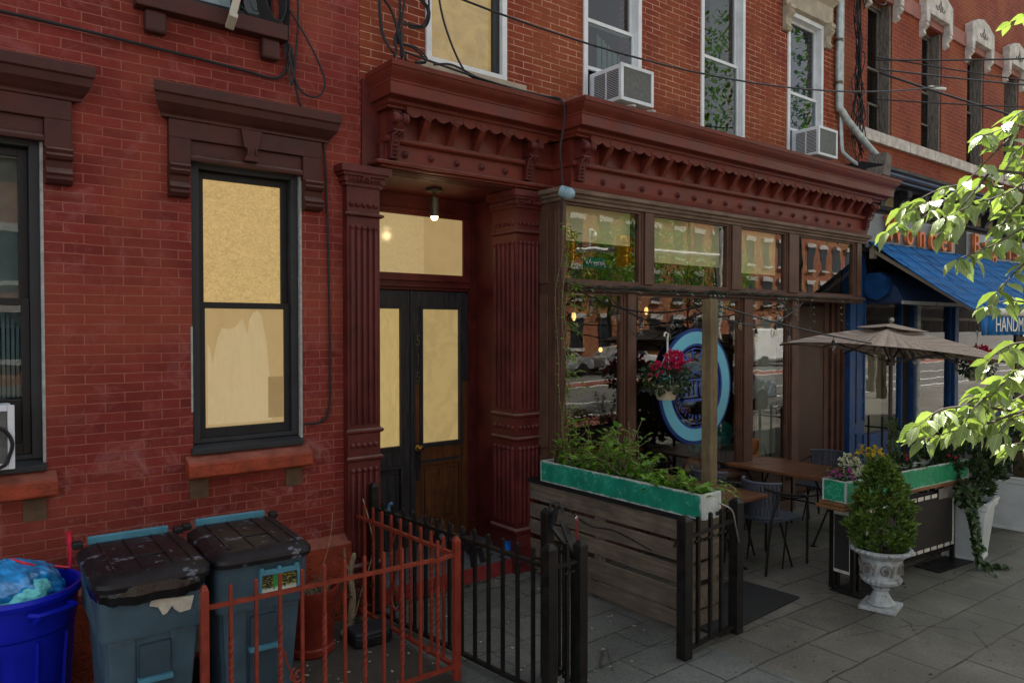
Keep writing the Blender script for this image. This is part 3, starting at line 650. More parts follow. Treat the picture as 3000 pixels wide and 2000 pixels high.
def leaf(x0,x1,right):
    d=MB(); z0,z1=.16,2.66; w=.095
    d.box(x0,x0+w,.82,.87,z0,z1); d.box(x1-w,x1,.82,.87,z0,z1); d.box(x0+w,x1-w,.82,.87,2.50,z1); d.box(x0+w,x1-w,.82,.87,.96,1.14); d.box(x0+w,x1-w,.82,.87,z0,.34)
    do=d.build('door',mDoorK,MH,bevel=.003); do['_a']=MH['_a']
    if right: do['label']='worn right leaf with brown oak showing through black paint and brass knob'
    mm=MB(); frame(mm,x0+w-.005,x1-w+.005,1.135,2.505,.80,.84,.022); frame(mm,x0+w-.02,x1-w+.02,1.12,2.52,.808,.82,.012)
    mm.build('glazing_bead',mDoorK if not right else mDoorK,do)
    MB().box(x0+w+.015,x1-w-.015,.838,.842,1.155,2.485).build('pane',emit('door_lace_glow' if not right else 'door_shade_glow',(.52,.37,.15) if right else (.50,.36,.14),1,(3.2,.86) if right else (9,1.22,(5,1,.5),2)),do)
    MB().box(x0+w,x1-w,.842,.868,.34,.96).build('lower_panel',mDoorB if right else mDoorK,do)
    m2=MB(); frame(m2,x0+w-.004,x1-w+.004,.34,.96,.805,.845,.022); frame(m2,x0+w+.05,x1-w-.05,.40,.90,.825,.845,.012); m2.box(x0+w+.065,x1-w-.065,.828,.845,.415,.885); m2.build('panel_moulding',mDoorB if right else mDoorK,do,bevel=.003)
    if right:
        b2=MB(); b2.box(x1-.08,x1-.002,.816,.821,.2,1.75); b2.box(x0+w-.002,x1-.082,.816,.821,.2,.335); b2.box(x0+w-.002,x1-.072,.816,.821,.99,1.11); b2.box(x0+.03,x0+.085,.816,.821,.3,1.75); b2.build_split('bare_wood_wear',mDoorB,do)
        k=MB(); mr=Matrix.Rotation(R(90),3,'X'); k.lathe([(.03,0),(.032,.006),(.012,.01),(.011,.035),(.024,.045),(.028,.058),(.022,.07),(.004,.074)],(x0+.055,.815,1.12),16,mr); k.build('door_knob',mBrass,do,smooth=True)
        k=MB(); k.prism([(-.018,.80),(.018,.80),(.03,1.0),(.024,1.17),(-.024,1.17),(-.03,1.0)],lambda p,q:(x0+.055+p,.812,q),lambda p,q:(x0+.055+p,.82,q)); k.ball((x0+.055,.812,1.03),.016,8); k.build('lock_plate',mBlk,do)
    return do
dl=leaf(2.95,3.70,False); dr=leaf(3.725,4.385,True)
MB().tube([(3.712,.815,.16),(3.712,.815,2.66)],.016,8).build('astragal',mDoorK,dr)
def text_mesh(s,size,ext,mat,name,parent,mtx,font_scale=(1,1)):
    cu=bpy.data.curves.new('t','FONT'); cu.body=s; cu.size=size; cu.extrude=ext; cu.align_x='CENTER'; cu.align_y='CENTER'
    ob=bpy.data.objects.new('t',cu); COL.objects.link(ob); bpy.context.view_layer.update()
    me=bpy.data.meshes.new_from_object(ob.evaluated_get(bpy.context.evaluated_depsgraph_get())); bpy.data.objects.remove(ob)
    me.transform(Matrix.Diagonal((font_scale[0],font_scale[1],1,1))); me.transform(mtx); me.transform(Matrix.Translation(-anchor(parent)))
    me.materials.clear(); me.materials.append(mat); o=bpy.data.objects.new(name,me); COL.objects.link(o)
    if parent:o.parent=parent
    return o
FY=Matrix.Rotation(R(90),4,'X')   # text lying in XZ, readable from -Y
for ch,z in(('5',2.17),('1',1.99),('5',1.81)):
    text_mesh(ch,.15,.004,mBronze,'house_number',dr,Matrix.Translation((3.785,.812,z))@FY,(.75,1))
st=MB().box(2.9,4.615,-.03,.90,.0,.15); stp=st.build('doorstep',M('bluestone_step',(.085,.095,.11),.6,.3,6,.3,50,world=True),MH)
MB().box(2.9,4.61,-.045,-.031,.0,.135).build('step_riser',M('red_riser_paint',(.20,.025,.025),.7,.4,8,.4,50,world=True,chips=(9,.66),chip_col=(.1,.08,.07)),MH)
# --- timber shopfront
SH=MB(); YF=-.38
tp=[(0,3.47),(.02,3.475),(.025,3.50),(.05,3.51),(.055,3.53),(.085,3.545),(.09,3.575),(.06,3.59),(.0,3.602)]
sweep(MB(),tp,4.60,1.0,YF,10.30,.8,0).build('shop_head_trim',mTrim,MH,smooth=20)
cp_=MB(); cp_.box(4.60,4.645,-.38,-.335,.0,3.475); cp_.box(4.604,4.64,-.335,.004,.0,3.475); cpo=cp_.build('corner_post',mBrownZ,MH,bevel=.004); cpo['_a']=MH['_a']
cc=MB(); 
for za,zb in((.85,1.08),(1.16,2.62),(2.72,3.33)): cc.box(4.585,4.604,-.20,-.05,za,zb)
cc.build_split('post_panel',mBrownX,cpo,bevel=.006)
cc=MB(); cc.tube([(4.6,-.30,.9),(4.6,-.30,3.4)],.012,6); cc.tube([(4.6,-.345,.9),(4.6,-.345,3.4)],.010,6); cc.build('post_bead',mBrownZ,cpo)
def shop_window(n,x0,x1,z0,z1,mat=mGlass,bead=.018):
    f=MB(); frame(f,x0,x1,z0,z1,-.375,-.32,bead); o=f.build('shop_window',mBrownZ,MH); o['_a']=MH['_a']
    MB().box(x0+bead,x1-bead,-.348,-.342,z0+bead,z1-bead).build('pane',mat,o); return o
ups=[(4.645,5.68),(5.88,7.16),(7.40,8.34),(8.63,10.04)]; lows=[(4.645,5.42),(5.61,7.39),(7.64,8.40)]
for a,b in ups: shop_window('u',a,b,2.74,3.468)
for a,b in lows: shop_window('l',a,b,.66,2.635)
mu=MB()
for a,b in((5.68,5.88),(7.16,7.40),(8.34,8.63),(10.04,10.24)):
    mu.box(a,b,-.372,-.30,2.74,3.468); mu.box(a+.05,b-.03,-.40,-.372,2.74,3.468); mu.tube([(a+.03,-.375,2.74),(a+.03,-.375,3.46)],.012,6)
for a,b in((5.42,5.61),(7.39,7.64),(8.40,8.63)):
    mu.box(a,b,-.372,-.30,.40,2.635); mu.box(a+.05,b-.03,-.41,-.372,.40,2.635); mu.tube([(a+.03,-.378,.4),(a+.03,-.378,2.63)],.012,6)
mu.build_split('mullion',mBrownZ,MH)
tm=MB(); tm.prism([(-.30,2.635),(-.385,2.635),(-.40,2.65),(-.40,2.67),(-.44,2.685),(-.445,2.705),(-.40,2.725),(-.375,2.74),(-.30,2.74)],lambda p,q:(4.645,p,q),lambda p,q:(10.24,p,q)); tm.build('transom_rail',mBrownX,MH)
bk=MB(); bk.box(4.645,8.63,-.36,-.30,0,.66); bk.prism([(-.30,.60),(-.44,.60),(-.44,.635),(-.36,.66),(-.30,.66)],lambda p,q:(4.645,p,q),lambda p,q:(8.63,p,q))
for a,b in((4.75,5.35),(5.7,6.45),(6.55,7.3),(7.7,8.35)): frame(bk,a,b,.12,.52,-.372,-.36,.03)
bk.build('bulkhead',mBrownX,MH,bevel=.003)
# recessed shop door
rd=MB(); rd.box(8.60,8.64,-.30,.10,0,2.7); rd.box(8.64,10.36,.08,.12,0,2.7); rd.box(10.24,10.36,-.02,.0,2.74,3.6); rd.box(8.6,10.36,-.30,.12,2.70,2.74); rd.build('entry_lining',M('dark_entry',(.03,.015,.011),.6,.3,3,.1,40,world=True),MH)
dd=MB(); dd.box(9.05,10.08,.03,.08,.05,2.6); dd=dd.build('shop_door',M('dark_brown_door',(.055,.025,.014),.45,.3,2,.2,30,world=True,stretch=(4,4,1)),MH,bevel=.004)
jj=MB(); 
for k,(a,b) in enumerate(((9.78,9.90),(9.93,10.0),(10.03,10.1),(10.13,10.19))): jj.box(a+.22,b+.22,.02-.03*k,.08,0,2.7)
jj.build_split('entry_pilaster',mBrownZ,MH)
# interior of the shop
rm=MB(); rm.box(4.62,10.19,.9+2.8,.9+2.86,0,4); rm.box(4.62,10.2,.37,3.7,0,.06); rm.box(4.604,4.64,.004,3.7,0,4); rm.box(4.64,8.6,-.28,.3,0.0,.10); rm.box(4.64,10.19,.02,3.7,3.9,3.95); rm.build('interior_wall',mRoom,MH)
bb=MB(); bb.box(5.93,7.14,-.27,-.25,2.99,3.46); bb.box(7.42,8.28,-.27,-.25,2.95,3.46); bb.box(4.68,5.64,-.27,-.25,3.13,3.46); bb.build_split('interior_bulkhead',mBeige,MH)
MB().box(8.02,8.42,-.20,-.17,.72,2.4).build('interior_screen',M('pale_screen',(.30,.31,.29),.8,.1,4,0,world=True),MH)
MB().box(6.15,6.62,.16,.22,2.72,2.93).build('speaker_box',mBlk,MH)
MB().box(4.95,5.5,.5,.6,.1,1.55).build('interior_shelf',M('amber_wood',(.32,.12,.03),.5,.4,3,.1,30),MH)
# ------------------------------------------------------------------ right building
RH=thing('corner_building','red brick building with white carved window heads above the blue bakery shopfront','building',(14,0,0))
RW=[(11.2,12.0),(13.06,13.85),(14.95,15.73),(16.78,17.55),(18.65,19.4),(20.5,21.3)]
wall(10.36,26,3.9,H,.03,.34,[(a,b,5.32,7.37) for a,b in RW]).build('wall',mBrickR,RH)
MB().box(10.36,26,5,9,0,H-.02).box(10.362,10.5,.35,5,0,H-.02).box(10.5,26,.7,5,4.1,H-.02).build('building_body',mDark,RH)
MB().box(10.36,26,-.05,.35,H,H+.15).build('roof',mStoneW,RH)
sbnd=MB()
x=10.7
while x<26:
    L=random.uniform(.6,1.25); sbnd.box(x,min(26,x+L-.01),-.03-random.uniform(0,.02),.029,5.13,5.30); x+=L
sbnd.build('stone_band',mStoneW,RH,bevel=.006)
pb=MB(); pb.box(10.36,26,.0,.028,7.38,7.62); pb.build('pink_band',M('pink_stone_band',(.30,.13,.11),.8,.25,5,.3,40,world=True),RH)
for i,(a,b) in enumerate(RW):
    w=MB(); frame(w,a+.003,b-.003,5.32,7.37,.19,.28,.05); w.box(b-.06,b-.003,.05,.19,5.32,7.37); wn=w.build('window',mWoodOld,RH); wn['_a']=RH['_a']
    s=MB(); frame(s,a+.05,b-.06,6.35,7.32,.22,.25,.03); frame(s,a+.05,b-.06,5.37,6.38,.20,.22,.03); s.box(a+.05,b-.06,.20,.22,5.80,5.83); s.box((a+b)/2-.01,(a+b)/2+.01,.20,.22,5.37,5.8); s.build('sash',mWoodOld,wn)
    MB().box(a+.05,b-.06,.235,.24,5.4,7.3).build('pane',mGlassW,wn)
    cm=M('window_blind_%d'%i,[(.30,.36,.36),(.33,.36,.34),(.08,.08,.07),(.5,.52,.5),(.2,.2,.2),(.2,.2,.2)][i],.8,.2,4,.1,20,world=True)
    MB().box(a+.05,(a+b)/2+(.0 if i<2 else .3),.30,.31,5.4 if i>1 else 6.3,7.3 if i!=3 else 6.2).build('blind',cm,wn)
    h=MB(); c0=(a+b)/2; h.prism([(-.52,7.34),(-.40,7.34),(-.38,7.50),(.38,7.50),(.40,7.34),(.52,7.34),(.52,7.80),(.42,7.84),(.25,7.92),(0,7.97),(-.25,7.92),(-.42,7.84),(-.52,7.80)],lambda p,q:(c0+p,-.10,q),lambda p,q:(c0+p,.03,q))
    hh=h.build('window_head',mStoneW,RH,bevel=.008); hh['_a']=RH['_a']
    o_=MB()
    for sg in(-1,1):
        sp_=[(c0+sg*(.03+.12*t+.05*math.cos(t*7)*(1-t*.5)),-.104,7.66+.05*math.sin(t*7)*(1-t*.4)) for t in[k/16 for k in range(17)]]
        o_.tube(sp_,.009,5); o_.tube([(c0,-.104,7.60),(c0+sg*.04,-.104,7.68),(c0,-.104,7.80)],.008,5)
        ob_=MB(); ob_.prism([(0,7.34),(-.07,7.34),(-.08,7.28),(-.04,7.22),(-.05,7.16),(0,7.12)],lambda p,q:(c0+sg*.46-.05,.03+p*1.6,q),lambda p,q:(c0+sg*.46+.05,.03+p*1.6,q)); ob_.build('head_bracket',mStoneW,hh)
    o_.build('carved_scroll',mUrnD,hh)
# bakery cornice
kc=MB(); prof=[(0,4.02),(.04,4.03),(.06,4.06),(0,4.08),(0,4.32),(.10,4.34),(.12,4.37),(.22,4.39),(.22,4.43),(.25,4.45),(.27,4.51),(.30,4.53),(.30,4.57),(.0,4.66)]
def rs(mb,prof,xL,xR,yF,yw=.029):
    b0=len(mb.v)
    for o,z in prof: mb.v+=[(xL,yw,z),(xL,yF-o,z),(xR,yF-o,z),(xR,yw,z)]
    for i in range(len(prof)-1):
        for j in range(3): a=b0+i*4+j; mb.f.append((a,a+1,a+5,a+4))
    return mb
kco=rs(kc,prof,10.44,26,-.28).build('cornice',mCornK,RH,smooth=20); kco['_a']=RH['_a']
MB().box(10.44,26,-.555,-.54,4.47,4.495).box(10.5,26,-.515,-.503,4.40,4.42).build('cornice_stripe',mNavy,kco)
MB().prism([(10.40,4.42),(10.60,4.42),(10.64,4.70),(10.50,4.74)],lambda p,q:(p,-.60,q),lambda p,q:(p,-.34,q)).build('cornice_end_block',mWoodOld,RH)
bq=None; mm=None
for k in range(26):
    x=10.95+.56*k
    if bq is None:
        q=MB(); xprof(q,x-.06,x+.06,[(-.28,4.06),(-.33,4.07),(-.35,4.14),(-.40,4.20),(-.47,4.24),(-.49,4.29),(-.46,4.34),(-.28,4.35)])
        q.tube([(x-.07,-.42+.055*math.cos(t),4.27+.055*math.sin(t)) for t in[j*.5 for j in range(12)]],.012,5)
        bq=q.build('cornice_bracket',mCornK,kco); q=MB().box(x+.13,x+.43,-.292,-.281,4.10,4.30); mm=q.build('frieze_panel',mCornT,kco)
    else:
        for src in(bq,mm): o=src.copy(); COL.objects.link(o); o.location.x=src.location.x+.56*k
# sign board with letters
sp=MB(); sp.box(10.55,13.62,-.30,-.27,3.45,3.96); sp.box(14.1,19,-.30,-.27,3.45,3.96); sgn=sp.build('shop_sign',mSignP,RH,bevel=.004); sgn['_a']=RH['_a']
MB().box(13.64,14.08,-.29,-.26,3.45,3.96).build('sign_mesh_panel',mBoard,sgn)
MB().box(10.40,26,-.24,.029,3.40,4.10).build('sign_backing',mCornK,RH)
for ch,x,sz in zip('Wonder',(11.32,11.82,12.25,12.66,13.06,13.40),(.44,.40,.42,.46,.42,.42)):
    text_mesh(ch,sz,.025,mOrange,'sign_letter',sgn,Matrix.Translation((x,-.33,3.72 if ch!='W' else 3.74))@FY,(1.15,1.25))
for ch,x in zip('Bagels',(14.42,14.85,15.25,15.68,16.0,16.35)): text_mesh(ch,.44,.025,mOrange,'sign_letter',sgn,Matrix.Translation((x,-.33,3.74))@FY,(1.1,1.2))
# shopfront frame of the bakery
bf=MB(); bf.box(10.42,10.58,-.14,.1,0,3.4); bf.box(10.62,10.90,-.12,.12,0,3.4); bf.box(12.52,12.66,-.12,.1,0,2.75); bf.box(14.2,14.36,-.1,.1,0,2.75)
bf.build_split('shopfront_pier',mBlueW,RH,bevel=.006)
bf=MB(); frame(bf,10.63,10.89,.15,.75,-.14,-.12,.03); frame(bf,10.63,10.89,.9,3.2,-.135,-.12,.03); bf.build_split('pier_panel',mBlueW,RH)
for a,b,z0 in((10.98,12.30,.62),(12.68,14.18,.3),(14.38,17.5,.62),(17.7,22,.62)):
    f=MB(); frame(f,a,b,z0,2.75,-.05,.05,.06); f.box(a,b,-.04,.06,0,z0); o=f.build('shop_window',mBlueW,RH); o['_a']=RH['_a']; MB().box(a+.06,b-.06,-.01,-.004,z0+.06,2.69).build('pane',mGlass,o)
bf=MB(); bf.box(12.32,12.50,-.05,.1,0,2.75); bf.box(10.4,26,-.02,.06,2.752,3.4); bf.build_split('shopfront_lintel',mDark,RH)
MB().tube([(12.58,-.16,0),(12.58,-.16,2.72)],.035,10).build('silver_post',mPipe,RH)
bi=MB(); bi.box(10.98,26,2.6,2.66,0,4); bi.box(10.98,26,.12,2.6,0,.05); bi.build('interior_wall',mRoom,RH)
bi=MB()
for k in range(22):
    x=11.2+random.random()*6; z=.8+random.random()*1.4; bi.box(x,x+.12+random.random()*.3,.5+.05*k,.52+.05*k,z,z+.12+random.random()*.3)
bi.build_split('shelf_goods',M('shelf_goods',(.30,.20,.12),.7,.9,2.5,.2,20,world=True),RH)
MB().box(11.1,12.1,.20,.23,.65,2.2).build('pale_screen',M('pale_screen2',(.34,.32,.25),.8,.1,3,0,world=True),RH)
# inner hood (dark awning box) and octagonal end
ah=MB(); ah.prism([(-.05,3.10),(-.30,3.12),(-.55,2.86),(-.62,2.70),(-.60,2.66),(-.05,2.66)],lambda p,q:(10.98,p,q),lambda p,q:(14.9,p,q)); ah.build('awning_box',mBlueD,RH,bevel=.006)
MB().box(10.98,14.9,-.64,-.60,2.64,2.69).build('awning_box_lip',mAlu,RH)
oc=MB(); oc.prism([(.03,-.16),(.16,-.20),(.29,-.12),(.33,.0),(.29,.13),(.20,.19),(.03,.20),(-.03,.15),(-.03,-.11)],lambda p,q:(10.84,-.66+.0-p*0+(-.0)-p*.0+p*-.0+(.5-p),2.90+q),lambda p,q:(10.95,-.16-p,2.90+q)); oc.build('awning_end_plate',mBlueW,RH)
# ------------------------------------------------------------------ big blue awning
AW=thing('awning','large blue retractable awning with a white front bar over the bakery','awning',(13,-1,2.5))
aw=MB(); n=70
for k in range(n):
    x0=10.62+(22-10.62)*k/n; x1=10.62+(22-10.62)*(k+1)/n
    for j in range(8):
        t0=j/8;t1=(j+1)/8
        f=lambda x,t:(x,-.28-1.40*t,3.56-1.03*t-.04*math.sin(PI*t)-.014*math.sin(x*1.67)*math.sin(PI*t)-.006*mn.noise(Vector((x*3,t*2,0))))
        aw.poly([f(x0,t0),f(x1,t0),f(x1,t1),f(x0,t1)])
o=aw.build('canopy',mAwn,AW,smooth=True); sm=o.modifiers.new('s','SOLIDIFY'); sm.thickness=.006
mr=Matrix.Rotation(R(90),3,'Y'); MB().lathe([(.05,0),(.055,.01),(.055,11.3),(.05,11.32)],(10.68,-1.70,2.51),14,mr).build('front_bar',mAlu,AW,smooth=30)
MB().lathe([(.035,-.01),(.04,0),(.04,.012),(.035,.014)],(10.672,-1.70,2.51),12,mr).build('bar_end',mBlk,AW)
va=MB(); n=40
for k in range(n):
    x0=10.72+11.2*k/n;x1=10.72+11.2*(k+1)/n; f=lambda x,z:(x,-1.71-.02*math.sin(x*9)*(2.48-z)/.3,z)
    va.poly([f(x0,2.20),f(x1,2.20),f(x1,2.47),f(x0,2.47)])
o=va.build('valance',mAwn,AW,smooth=True); sm=o.modifiers.new('s','SOLIDIFY'); sm.thickness=.004
for w_,x_ in(('HANDMADE',11.95),('BAGELS',13.75)): text_mesh(w_,.30,.002,mText,'valance_lettering',AW,Matrix.Translation((x_,-1.74,2.335))@FY,(.95,.95))
arm=MB(); 
for x in(10.75,14.5,18): arm.bar((x,-.3,3.42),(x+.02,-1.66,2.50),.05,.05); arm.bar((x,-.3,3.30),(x,-.3,3.50),.10,.06)
arm.build_split('folding_arm',M('beige_arm',(.35,.29,.22),.4,.1),AW)
# ------------------------------------------------------------------ air conditioners
def ac(x0,x1,y0,z0,z1,label,tilt=0):
    t=thing('air_conditioner',label,'air conditioner',((x0+x1)/2,y0/2,z0),'window air conditioners')
    MB().box(x0,x1,y0+.02,.03,z0,z1).build('housing',mAC,t,bevel=.012)
    g=MB(); frame(g,x0-.004,x1+.004,z0-.004,z1+.004,y0-.004,y0+.02,.035); g.build('rear_frame',mAC,t,bevel=.004)
    MB().box(x0+.035,x1-.035,y0+.004,y0+.012,z0+.03,z1-.03).build('coil_grille',mACd,t)
    lv=MB(); n=16; 
    for c0,c1 in((y0*.92,y0*.54),(y0*.48,y0*.12)):
        for k in range(n):
            z=z0+.04+(z1-z0-.08)*k/n; lv.box(x0-.006,x0-.002,c0,c1,z,z+(z1-z0-.08)/n*.45)
    lv.build('louvres',mBlk,t)
    return t
ac(5.35,5.82,-.42,4.535,4.89,'white window air conditioner with chipped dark grille, resting on metal brackets')
ac(9.12,9.60,-.36,4.56,4.93,'white window air conditioner with clean grey grille under the tan window hood')
t0=ac(-.15,.40,-.20,1.47,1.84,'white air conditioner with a looped black cord at the left edge')
MB().tube(spline([(.36,-.215,1.5),(.30,-.23,1.48),(.22,-.24,1.53),(.2,-.24,1.62),(.27,-.235,1.72),(.35,-.22,1.70),(.39,-.215,1.62),(.37,-.21,1.53),(.36,-.215,1.5)],5),.011,7).build('power_cord',mCable,t0)
br=MB()
for x in(5.45,5.74): br.bar((x,-.5,4.47),(x,.0,4.52),.05,.02); br.bar((x,-.40,4.46),(x,-.02,4.38),.03,.02)
tag(br.build('ac_bracket',M('galv_bracket',(.4,.4,.36),.5,.3)),'perforated metal support bracket under the chipped white air conditioner','bracket')
# ------------------------------------------------------------------ pipes, cables, wires
def tubeo(name,pts,r,mat,label,cat,group=None,k=8,smooth=True,n=8):
    return tag(MB().tube(spline(pts,k) if smooth else pts,r,n).build(name,mat,None,smooth=True),label,cat,group)
P1=thing('drain_pipe','thick galvanised pipe bending right onto the red shop cornice','pipe',(10.25,0,4.4))
MB().tube(spline([(10.20,-.06,9.9),(10.20,-.06,7.5),(10.20,-.06,5.65),(10.26,-.09,5.35),(10.62,-.22,4.98),(10.83,-.32,4.75),(10.86,-.40,4.50)],8),.048,12).build('tube',mPipe,P1,smooth=True)
mk=MB(); 
for z in(6.35,5.75): mk.box(10.14,10.36,-.02,.004,z,z+.03); mk.lathe([(.055,0),(.055,.04)],(10.20,-.06,z),14)
mk.build_split('pipe_clamp',mBronze,P1)
tubeo('conduit',[(10.31,-.04,9.9),(10.31,-.04,6.2),(10.31,-.04,5.0),(10.36,-.10,4.75),(10.6,-.35,4.5)],.030,mPipe,'thinner grey conduit running down beside the thick pipe between the two buildings','pipe')
def bundle(name,base,label,seed,n=9,w=.22,zt=7.6,zb=4.6,rr=.008):
    rnd=random.Random(seed); m=MB()
    for i in range(n):
        pts=[]; z=zt
        while z>zb:
            pts.append((base[0]+rnd.uniform(-w,w)*(.35 if z>5.9 else 1),-.05-rnd.random()*.10,z)); z-=rnd.uniform(.16,.45)
        if len(pts)>2: m.tube(spline(pts,5),rr*rnd.uniform(.6,1.1),5)
    for i in range(5):
        c0=(base[0]+rnd.uniform(-.1,.25),-.1,rnd.uniform(zb+.3,zt-.3)); r_=rnd.uniform(.08,.2)
        m.tube([(c0[0]+r_*math.cos(t)*.7,c0[1]-.03*math.sin(2*t),c0[2]+r_*math.sin(t)*1.4) for t in[j*.4 for j in range(17)]],rr*.9,5)
    return tag(m.build(name,mCable,None,smooth=True),label,'cables')
bundle('cable_bundle',(10.66,0,0),'dense tangle of thin black cables hanging beside the grey pipes','a',13,.15,7.9,4.7,.009)
m=MB(); rnd=random.Random(3)
for i in range(7):
    c0=(10.85+rnd.uniform(-.2,.3),-.2,7.25+rnd.uniform(-.1,.3)); r_=rnd.uniform(.18,.36)
    m.tube([(c0[0]+r_*math.cos(t)*.8,-.2-.04*math.sin(2*t+i),c0[2]+r_*math.sin(t)) for t in[j*.35 for j in range(19)]],.011,6)
for x in(10.7,10.95,11.2): m.tube([(x,-.22,7.9),(x+.02,-.22,7.4)],.032,8)
tag(m.build('cable_coil',mCable,None,smooth=True),'coiled black cable loops with splice sleeves at the top of the pipes','cables')
# left cable coil on the red house
m=MB()
for i in range(9):
    a_=.105+.006*i; m.tube([(1.985+.07*math.cos(t)*1.25+.02*math.sin(t)-.05*math.sin(t)+.004*i,-.07-.005*i,4.72+.26*math.sin(t)+.01*i) for t in[j*.4 for j in range(17)]],.007,5)
for i in range(6): m.tube(spline([(2.09+.012*i,-.06,5.3),(2.10+.01*i,-.07,4.85),(2.115+.006*i,-.05,4.5),(2.13,-.04,4.3)],6),.007,5)
for q in([(2.20,-.05,5.2),(2.22,-.06,4.7),(2.20,-.06,4.35),(2.17,-.06,4.12),(2.14,-.05,4.25)],[(2.13,-.06,4.7),(2.30,-.08,4.45),(2.42,-.08,4.2),(2.36,-.08,4.06),(2.22,-.07,4.10),(2.14,-.06,4.35)],[(2.09,-.05,4.45),(1.98,-.04,4.46),(1.80,-.03,4.62),(1.72,-.02,4.75)]): m.tube(spline(q,8),.008,6)
m.tube(spline([(2.13,-.05,4.35),(2.14,-.03,3.9),(2.145,-.02,3.0),(2.148,-.02,2.2),(2.14,-.02,1.72),(2.08,-.02,1.60),(1.97+.05,-.02,1.60)],8),.009,6) if False else None
tag(m.build('cable_coil',mCable,None,smooth=True),'coiled black cable hanging on the dark red brick beside the upper window','cables')
tubeo('wall_cable',[(2.17,-.05,4.4),(2.24,-.03,4.0),(2.42,-.02,3.8),(2.46,-.02,3.3),(2.475,-.02,2.6),(2.48,-.02,2.0),(2.47,-.02,1.66),(2.40,-.02,1.57),(2.27,-.02,1.56)],.009,mCable,'thin black cable running down the brick wall right of the lit window','cable')
tubeo('wall_cable',[(-3,-.03,4.40),(-.5,-.03,4.22),(.6,-.03,4.20),(1.3,-.03,4.18),(1.8,-.03,4.16),(2.05,-.03,4.15),(2.14,-.04,4.25),(2.16,-.05,4.42)],.011,mCable,'black cable strung across the dark red brick above the window hoods','cable')
m=MB()
for q in([(3.05,-.10,5.2),(3.06,-.12,4.85),(3.0,-.14,4.62),(2.97,-.22,4.50),(2.9,-.3,4.42)],[(3.15,-.10,5.25),(3.08,-.14,4.8),(3.02,-.2,4.6),(3.0,-.3,4.42)],[(2.70,-.10,5.05),(2.95,-.12,4.9),(3.02,-.15,4.65),(2.99,-.25,4.45)],[(3.2,-.12,5.05),(3.32,-.14,4.95),(3.30,-.14,4.80),(3.14,-.13,4.76)],[(3.1,-.12,5.1),(3.30,-.15,5.05),(3.28,-.14,4.82),(3.08,-.13,4.78)],[(3.02,-.15,4.6),(3.15,-.2,4.58),(3.24,-.25,4.48),(3.1,-.3,4.42)],[(2.86,-.1,5.3),(2.88,-.12,4.7),(2.95,-.2,4.5)]):
    for k in range(2): m.tube(spline([tuple(c+jit(.012) for c in p) for p in q],7),.008,6)
m.box(3.04,3.08,-.14,-.10,4.62,4.70)
tag(m.build('cable_tangle',mCable,None,smooth=True),'looping black cables dropping onto the left corner of the maroon cornice','cables')
m=MB()
for q in([(3.02,-.22,4.52),(3.4,-.3,4.45),(3.8,-.38,4.39),(4.2,-.4,4.375),(4.6,-.35,4.40)],[(3.28,-.28,4.45),(3.45,-.3,4.48),(3.7,-.34,4.41),(3.95,-.38,4.38)],[(3.35,-.18,5.4),(3.42,-.2,4.9),(3.56,-.3,4.47),(3.72,-.36,4.39)],[(3.6,-.35,4.38),(4.0,-.40,4.37),(4.35,-.43,4.365),(4.52,-.46,4.36),(4.53,-.50,4.2),(4.50,-.47,3.9),(4.55,-.44,3.7),(4.56,-.44,3.52),(4.58,-.4,3.2)]):
    m.tube(spline(q,8),.009,6)
tag(m.build('roof_cable',mCable,None,smooth=True),'black cables lying along the top edge of the door cornice','cables')
WR='wires strung over the street'
for a,b,d,lb,r_ in(((3.4,-.25,5.08),(10.75,-1.2,5.55),.35,'long black wire sagging across the upper windows from the left cables',.010),
  ((10.75,-.3,6.15),(26,-8,9.2),.5,'upper wire rising right from the pipe tangle past the carved heads',.014),((10.9,-.3,6.05),(30,-7,8.0),.4,'wire running right from the splice level with the window mid rails',.014),
  ((10.9,-.3,6.0),(26,-5,5.3),.35,'thick pair of wires falling right from the splice beside the pipe',.018),((10.8,-.3,5.6),(22,-6.5,6.6),.3,'lowest wire rising right from the white splice tag',.012),((10.75,-.3,6.2),(24,-7,6.2),.3,'level thin wire crossing the far brick windows',.011)):
    tag(MB().tube(sag(a,b,d),r_,5).build('overhead_wire',mCable,None,smooth=True),lb,'wire',WR)
tag(MB().tube([(10.5,-1.15,5.50),(10.85,-1.2,5.53)],.022,8).build('splice_tag',mText,None,smooth=True),'white splice tag on the wire in front of the grey pipes','tag')
# flood light on shop corner
fl=thing('wall_lamp','small pale blue domed lamp at the corner of the timber shopfront','lamp',(4.56,-.46,3.5))
mq=Matrix.Rotation(R(115),3,'X')@Matrix.Rotation(R(35),3,'Y'); MB().lathe([(.02,-.06),(.05,-.05),(.055,0),(.05,.005),(.056,.01),(.052,.03),(.057,.034),(.05,.06),(.03,.085),(.01,.09)],(4.565,-.47,3.53),16,mq).build('lamp_head',M('pale_blue_lamp',(.22,.34,.40),.4,.2,10,.1),fl,smooth=30)
MB().tube([(4.60,-.40,3.56),(4.57,-.45,3.54)],.012,6).build('arm',mSteel,fl)
